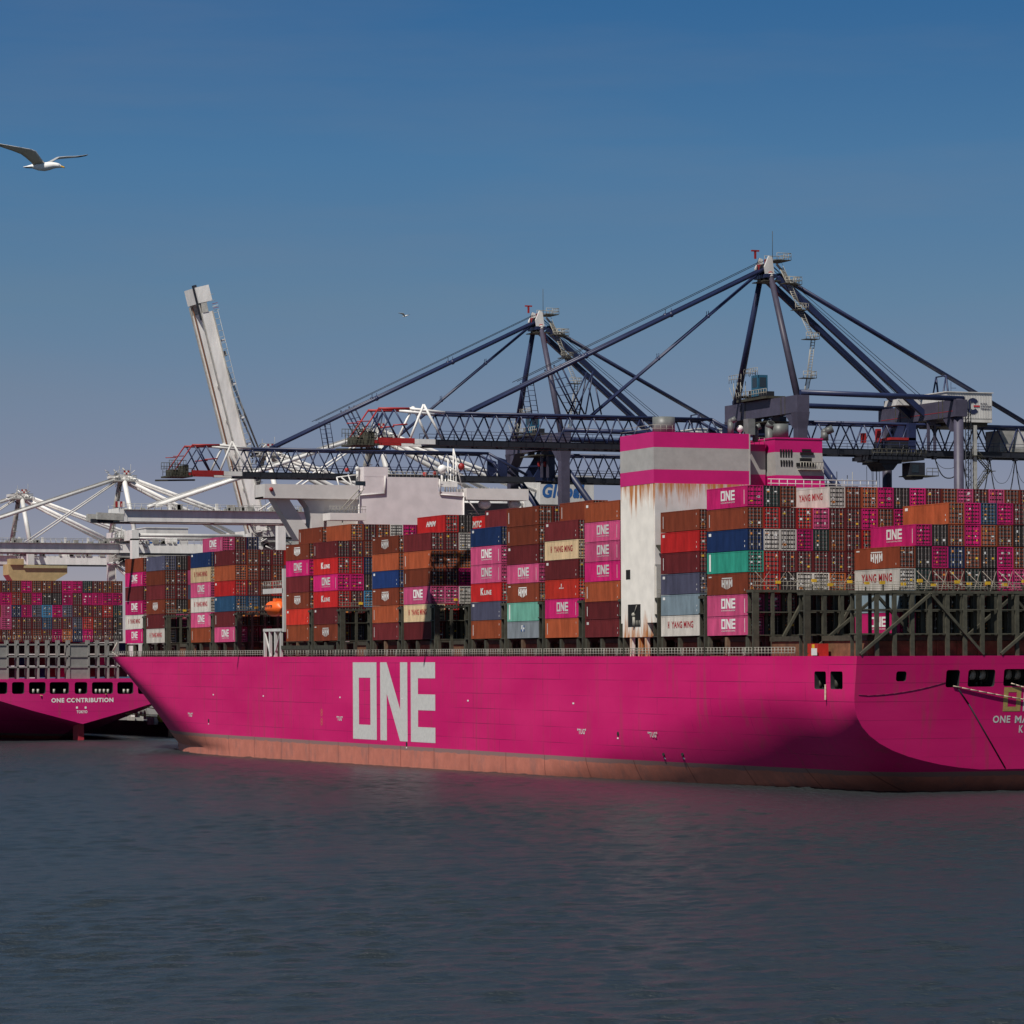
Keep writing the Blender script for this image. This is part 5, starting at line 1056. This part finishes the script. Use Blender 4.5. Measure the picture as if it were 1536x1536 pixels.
    m.use(M_CRW); m.beam(bp(L_-6, -4.1, .1), bp(L_-6, 4.1, .1), 1.6, 2.8, N_2) if not raised else m.beam(bp(L_-1.9, -4.2, .2), bp(L_-1.9, 4.2, .2), 3.6, 3.2, N_2)
    m.use(M_CRG).beam(bp(L_-6, -3.6, -.4), bp(L_-.5, -3.6, -.2), 1.1, 1.4, N_2); m.beam(bp(L_-6, 3.6, -.4), bp(L_-.5, 3.6, -.2), 1.1, 1.4, N_2)
    m.use(M_BLKC).beam(bp(L_-7.5, -3, -1.2), bp(L_+.5, -3, -1.2), 1, .8, N_2)
    for k in range(4): m.use(M_CRR if k % 2 else M_CRW).beam(bp(L_-6+k*.5, -4.15, 1.6), bp(L_-6+k*.5, -4.15, 2.8), .45, .1)
    P(m, 'boom')
    m = MB()
    if raised:
        m.use(M_CRG)
        for y in (-2.6, -1.6, 1.6, 2.6): m.tube((-1.6, y*.5, AZ), bp(41, y, 1.4), .12, 5)
        m.beam(bp(41, -3.6, 1.6), bp(41, 3.6, 1.6), 1.2, 1.2, N_2); P(m, 'folded_stay')
    else:
        m.use(M_CRW)
        for y in (-2.8, 2.8): m.tube((-1.4, y*.5, AZ-.3), (-49, y, 49.8), .42, 8); m.tube((-1.4, y*.5, AZ-.8), (-25, y, 49.4), .20, 6); m.use(M_CRG).beam((-1.2, y*.5, AZ+.3), (-49, y, 50.4), .12, .12); m.use(M_CRW)
        P(m, 'forestay')
    m = MB().use(M_CRG); m.box((-3.4, -4.6, 50.2), (3.2, 4.6, 50.5)); m.box((-2.8, -3.8, 45.4), (2.4, -3, 49.8)); m.box((-1.4, -1, 43.6), (2.2, 2.6, 46.4)); m.use(M_BLKC).box((-1.0, -1.05, 44.2), (.4, -1, 45.8)); m.use(M_CRW); m.tube((-2.5, -4.4, 44), (-2.5, 4.4, 44), .4, 8); m.tube((2.6, -4.4, 44.6), (2.6, 4.4, 44.6), .4, 8); rails(m, [(-3.4, -4.6, 50.5), (3.2, -4.6, 50.5)], 1.2, M_CRG, .8)
    rn = random.Random(int(Y)+1)
    for k in range(60):
        m.use(rn.choice([M_CRG, M_CRW, M_CRG])); p = Vector((rn.uniform(-4, 5), rn.uniform(-4.4, -2.5), rn.uniform(43, 52))); m.tube(p, p+Vector((rn.uniform(-2, 2), 0, rn.uniform(-1.6, 1.6))), rn.uniform(.05, .16), 5)
    for k in range(40):
        x = rn.uniform(-56, 50) if not raised else rn.uniform(4, 50); m.box((x, -4.2, 49), (x+rn.uniform(.4, 1.6), -3.4, 49.3+rn.random()*.9))
    m.use(M_CRG)
    for k in range(6): m.tube((-2.8+k, -4.4, 50.4), (-2.2+k*.9, -3.8, 52+((k*5) % 3)*.7), .12, 5)
    P(m, 'boom_hinge')
    m = MB().use(M_CRW); m.box((35.5, -5, 51.2), (48, 5, 57.2)); m.box((35.3, -5.2, 57.2), (48.2, 5.2, 57.45)); m.use(M_CRG).box((36, -4.5, 49.1), (47.5, 4.5, 51.2)); hs_ = P(m, 'machinery_house')
    m = MB().use(M_BLUEL); put_text(m, 'Global', (36.0, -5.04, 52.6), (9.8, 0, 0), (0, 0, 3.0), .045, .22); P(m, 'lettering', hs_)
    return c
white_crane(53, 279.7, 'white gantry crane with lowered boom, apex behind the pale bridge house')
white_crane(53, 350.9, 'white gantry crane whose boom is raised steeply against the sky', raised=True)
white_crane(53, 464, 'white gantry crane with lowered boom standing over the bow containers')
white_crane(53, 564, 'farthest white gantry crane above the distant ship')
# ------------------------------------------------------------------ quay side clutter between the ships
p = on_x(258, 1094, 50.6); q = thing('mooring_post', 'pale concrete mooring post at the waterline between the two ships', 'post', (50.4, p.y, 0)); m = MB().use(mat('pale_concrete', (.40, .33, .22), .8, .3, 1)); m.tube((50.4, p.y, -2), (50.4, p.y, 2.6), .8, 12); m.box((49.6, p.y-.9, 2.6), (51.2, p.y+.9, 3.0)); m.build('post', q)
for k, (u, v) in enumerate(((206, 1070), (213, 1067), (219, 1073))):
    p = on_x(u, v, 51.2); o = MB().use(M_CRG); o.box((50.9, p.y-1.2, p.z-1.0), (51.5, p.y+1.2, p.z+1.2)); o.tube((51, p.y, p.z+1.0), (51.1, p.y+.3, p.z+2.0), .35, 8); tag(o.build('fender_panel'), ['pale fender panel farthest along the dark quay wall', 'tallest pale fender panel on the dark quay wall', 'pale fender panel nearest the ribbed box on the quay wall'][k], 'fender', 'fender panels on the quay wall')
p = on_x(229, 1081, 51); o = MB().use(M_CRG)
for k in range(5): o.box((50.5, p.y-3+k*1.3, p.z-1), (51.5, p.y-2.1+k*1.3, p.z+1))
tag(o.build('ribbed_fender'), 'ribbed grey fender box on the quay wall between the ships', 'fender')
p = on_x(242, 1076, 50.8); o = MB().use(mat('lime_yellow', (.5, .55, .05), .5, .2, 2)); o.ball((50.8, p.y, p.z), 1.1, 12, 1.2); o.use(M_CRG).ball((50.8, p.y-.4, p.z+1.5), .5, 8); tag(o.build('mooring_buoy'), 'yellow green buoy hanging at the quay between the two ships', 'buoy')
# ------------------------------------------------------------------ mooring ropes
def rope(a, b, sag, r, mt, label, g):
    a = Vector(a); b = Vector(b); m = MB().use(mt); pts = [a.lerp(b, i/12)-Vector((0, 0, sag*4*(i/12)*(1-i/12))) for i in range(13)]; m.path(pts, r, 6)
    tag(m.build('mooring_rope'), label, 'rope', g)
G = 'mooring ropes'
a = tr(1430, 1029, .1); b = tr(1580, 1056, .2); rope(a, b, .1, .08, M_ROPE, 'pale mooring rope running from the small stern opening across the transom', G)
a = tr(1517, 1025, .1); b = tr(1600, 1047, .2); rope(a, b, .1, .08, M_ROPE, 'pale mooring rope from the winch opening above the stern emblem', G)
p = on_x(1238, 1027, -.45); q = on_x(1238, 1050, -.5); rope(p, q, 0, .12, M_ROPE, 'short rope end dangling from the forward side opening', G)
p = tr(1436, 1031, .04); q = tr(1453, 1056, .04); r_ = tr(1508, 1152, .04)
m = MB().use(M_CABLE); m.path([p, q, r_], .09, 6); tag(m.build('mooring_rope'), 'dark painted rope shadow running down the transom from the small stern opening', 'rope', G)  # dark strip laid on the transom as the pale rope's shadow
m = MB().use(mat('dark_pink_shadow', (.12, .01, .05), .7, 0)); m.path([tr(1288+i*13, 1043.5-((i/10)**2)*20+(-1.5 if i == 0 else 0), .03) for i in range(11)], .03, 5); tag(m.build('mooring_rope'), 'thin dark painted rope shadow curving across the transom to the stern corner', 'rope', G)  # dark pink line painted on the transom as a rope's shadow
a = s2(60, 1043); b = on_x(262, 1077, 51.5); rope((a.x, Y2-.3, a.z), b, 1.0, .12, M_ROPEY, 'yellow mooring rope from the port side of the far ship\'s stern', G)
a = s2(110, 1048); rope((a.x, Y2-.3, a.z), on_x(250, 1072, 51.5), 1.2, .10, M_ROPEY, 'yellow mooring rope starting by the far ship\'s name', G)
a = s2(158, 1041); rope((a.x, Y2-.3, a.z), on_x(262, 1068, 51.5), .6, .10, M_ROPEY, 'yellow mooring rope from the wide opening above the far ship\'s name', G)
# ------------------------------------------------------------------ gulls
def bird_material():
    m = bpy.data.materials.new('gull_plumage'); m.use_nodes = True; n = m.node_tree.nodes; L = m.node_tree.links; b = n['Principled BSDF']; b.inputs['Roughness'].default_value = .8; b.inputs['Specular IOR Level'].default_value = .1
    a = n.new('ShaderNodeVertexColor'); a.layer_name = 'plumage'; L.new(a.outputs[0], b.inputs['Base Color']); return m
def build_gull():
    # local frame: x = flight direction (image right), y = away from the camera, z = up. 1 unit = 1 m
    vs = []; fs = []; cols = []
    def tubeloft(rings):
        ks = []
        for pts, c in rings:
            ks.append(len(vs)); vs.extend(pts); cols.extend(c if isinstance(c, list) else [c]*len(pts))
        n = len(rings[0][0])
        for a, b in zip(ks, ks[1:]):
            for i in range(n): fs.append((a+i, b+i, b+(i+1) % n, a+(i+1) % n))
        fs.append(tuple(ks[0]+i for i in range(n-1, -1, -1))); fs.append(tuple(ks[-1]+i for i in range(n)))
    Wt = (.80, .79, .77); Gr = (.36, .37, .38); Un = (.62, .54, .43); Bk = (.02, .02, .022); Ye = (.75, .42, .03)
    body = []
    for x, z, ry, rz, c in ((-.33, -.015, .045, .006, Wt), (-.28, -.012, .05, .012, Wt), (-.20, -.004, .045, .03, Wt), (-.10, -.012, .07, .058, Wt), (.0, -.012, .085, .068, Wt), (.08, -.002, .075, .062, Wt), (.14, .008, .055, .050, Wt), (.185, .008, .044, .042, Wt), (.22, .004, .038, .036, Wt), (.245, -.004, .026, .026, Wt), (.262, -.010, .013, .016, Ye), (.29, -.018, .010, .013, Ye), (.312, -.026, .005, .009, Ye)):
        body.append(([Vector((x, ry*math.cos(t), z+rz*math.sin(t))) for t in [2*math.pi*k/16 for k in range(16)]], c))
    tubeloft(body)
    def wing(st):
        rings = []
        for le, te, th, cu, cl_ in st:      # leading, trailing edge, thickness, colour above, colour below
            le = Vector(le); te = Vector(te); d = te-le; up = Vector((0, 0, 1)); pts = []; cc = []
            prof = ((0, 0), (.12, .7), (.35, 1), (.7, .55), (1, .08), (1, -.08), (.7, -.1), (.35, -.25), (.12, -.35))
            for a, h in prof: pts.append(le+d*a+up*h*th); cc.append((cu if h > 0 else cl_) if not (a == 0) else Wt)
            rings.append((pts, cc))
        tubeloft(rings)
    wing([((.02, -.03, .03), (-.17, -.03, .005), .030, Gr, Un), ((-.03, -.13, .10), (-.19, -.11, .045), .028, Gr, Un), ((-.10, -.24, .215), (-.27, -.21, .12), .024, Gr, Un), ((-.17, -.31, .24), (-.33, -.28, .165), .018, Gr, Un), ((-.32, -.41, .262), (-.45, -.38, .21), .012, Gr, Un), ((-.50, -.50, .29), (-.58, -.48, .25), .008, Bk, Un), ((-.66, -.55, .315), (-.69, -.54, .29), .005, Bk, Bk), ((-.73, -.57, .32), (-.735, -.57, .312), .003, Wt, Wt)])
    wing([((.08, .03, .04), (-.06, .04, .025), .028, Gr, Wt), ((.13, .14, .085), (.0, .13, .055), .024, Gr, Wt), ((.20, .27, .155), (.07, .25, .105), .018, Gr, Wt), ((.30, .38, .175), (.20, .37, .135), .012, Gr, Wt), ((.43, .48, .185), (.36, .47, .155), .009, Gr, Wt), ((.52, .54, .20), (.47, .53, .168), .007, Bk, Bk), ((.585, .58, .215), (.565, .58, .19), .005, Bk, Bk), ((.61, .60, .222), (.60, .60, .205), .003, Wt, Wt)])
    me = bpy.data.meshes.new('gull_body'); me.from_pydata([tuple(v) for v in vs], [], fs); me.materials.append(bird_material())
    ca = me.color_attributes.new('plumage', 'FLOAT_COLOR', 'POINT')
    for i, c in enumerate(cols): ca.data[i].color = (*c, 1)
    bm = bmesh.new(); bm.from_mesh(me); bmesh.ops.recalc_face_normals(bm, faces=bm.faces); bm.to_mesh(me); bm.free()
    for p in me.polygons: p.use_smooth = True
    o = bpy.data.objects.new('seagull', me); COL.objects.link(o)
    m = MB().use(M_DARK); m.ball((.228, -.033, .014), .0065, 8); e = bpy.data.objects.new('eye', m.mesh('eye')); COL.objects.link(e); e.parent = o
    m = MB().use(mat('gull_tail_dark', (.03, .03, .03), .8, 0)); m.prism([(-.20, -.03, -.035), (-.30, -.035, -.03), (-.30, .02, -.03), (-.20, .02, -.035)], (0, 0, .012)); e = bpy.data.objects.new('foot', m.mesh('foot')); COL.objects.link(e); e.parent = o
    return o
g = build_gull(); D = 54.0; d = ray(67, 249); g.location = CAM+d*D; g.rotation_euler = (R(4), 0, -AL); g.scale = (.965,)*3
tag(g, 'large white and grey gull gliding with spread wings near the picture\'s edge', 'bird')
g2 = copy_tree(g); g2.location = CAM+ray(608, 474)*330; g2.rotation_euler = (R(-12), R(-14), -AL+.2); g2.scale = (.95,)*3
tag(g2, 'tiny far gull in the open sky above the blue boom', 'bird')
print('containers', NC[0], 'objects', len(bpy.data.objects))
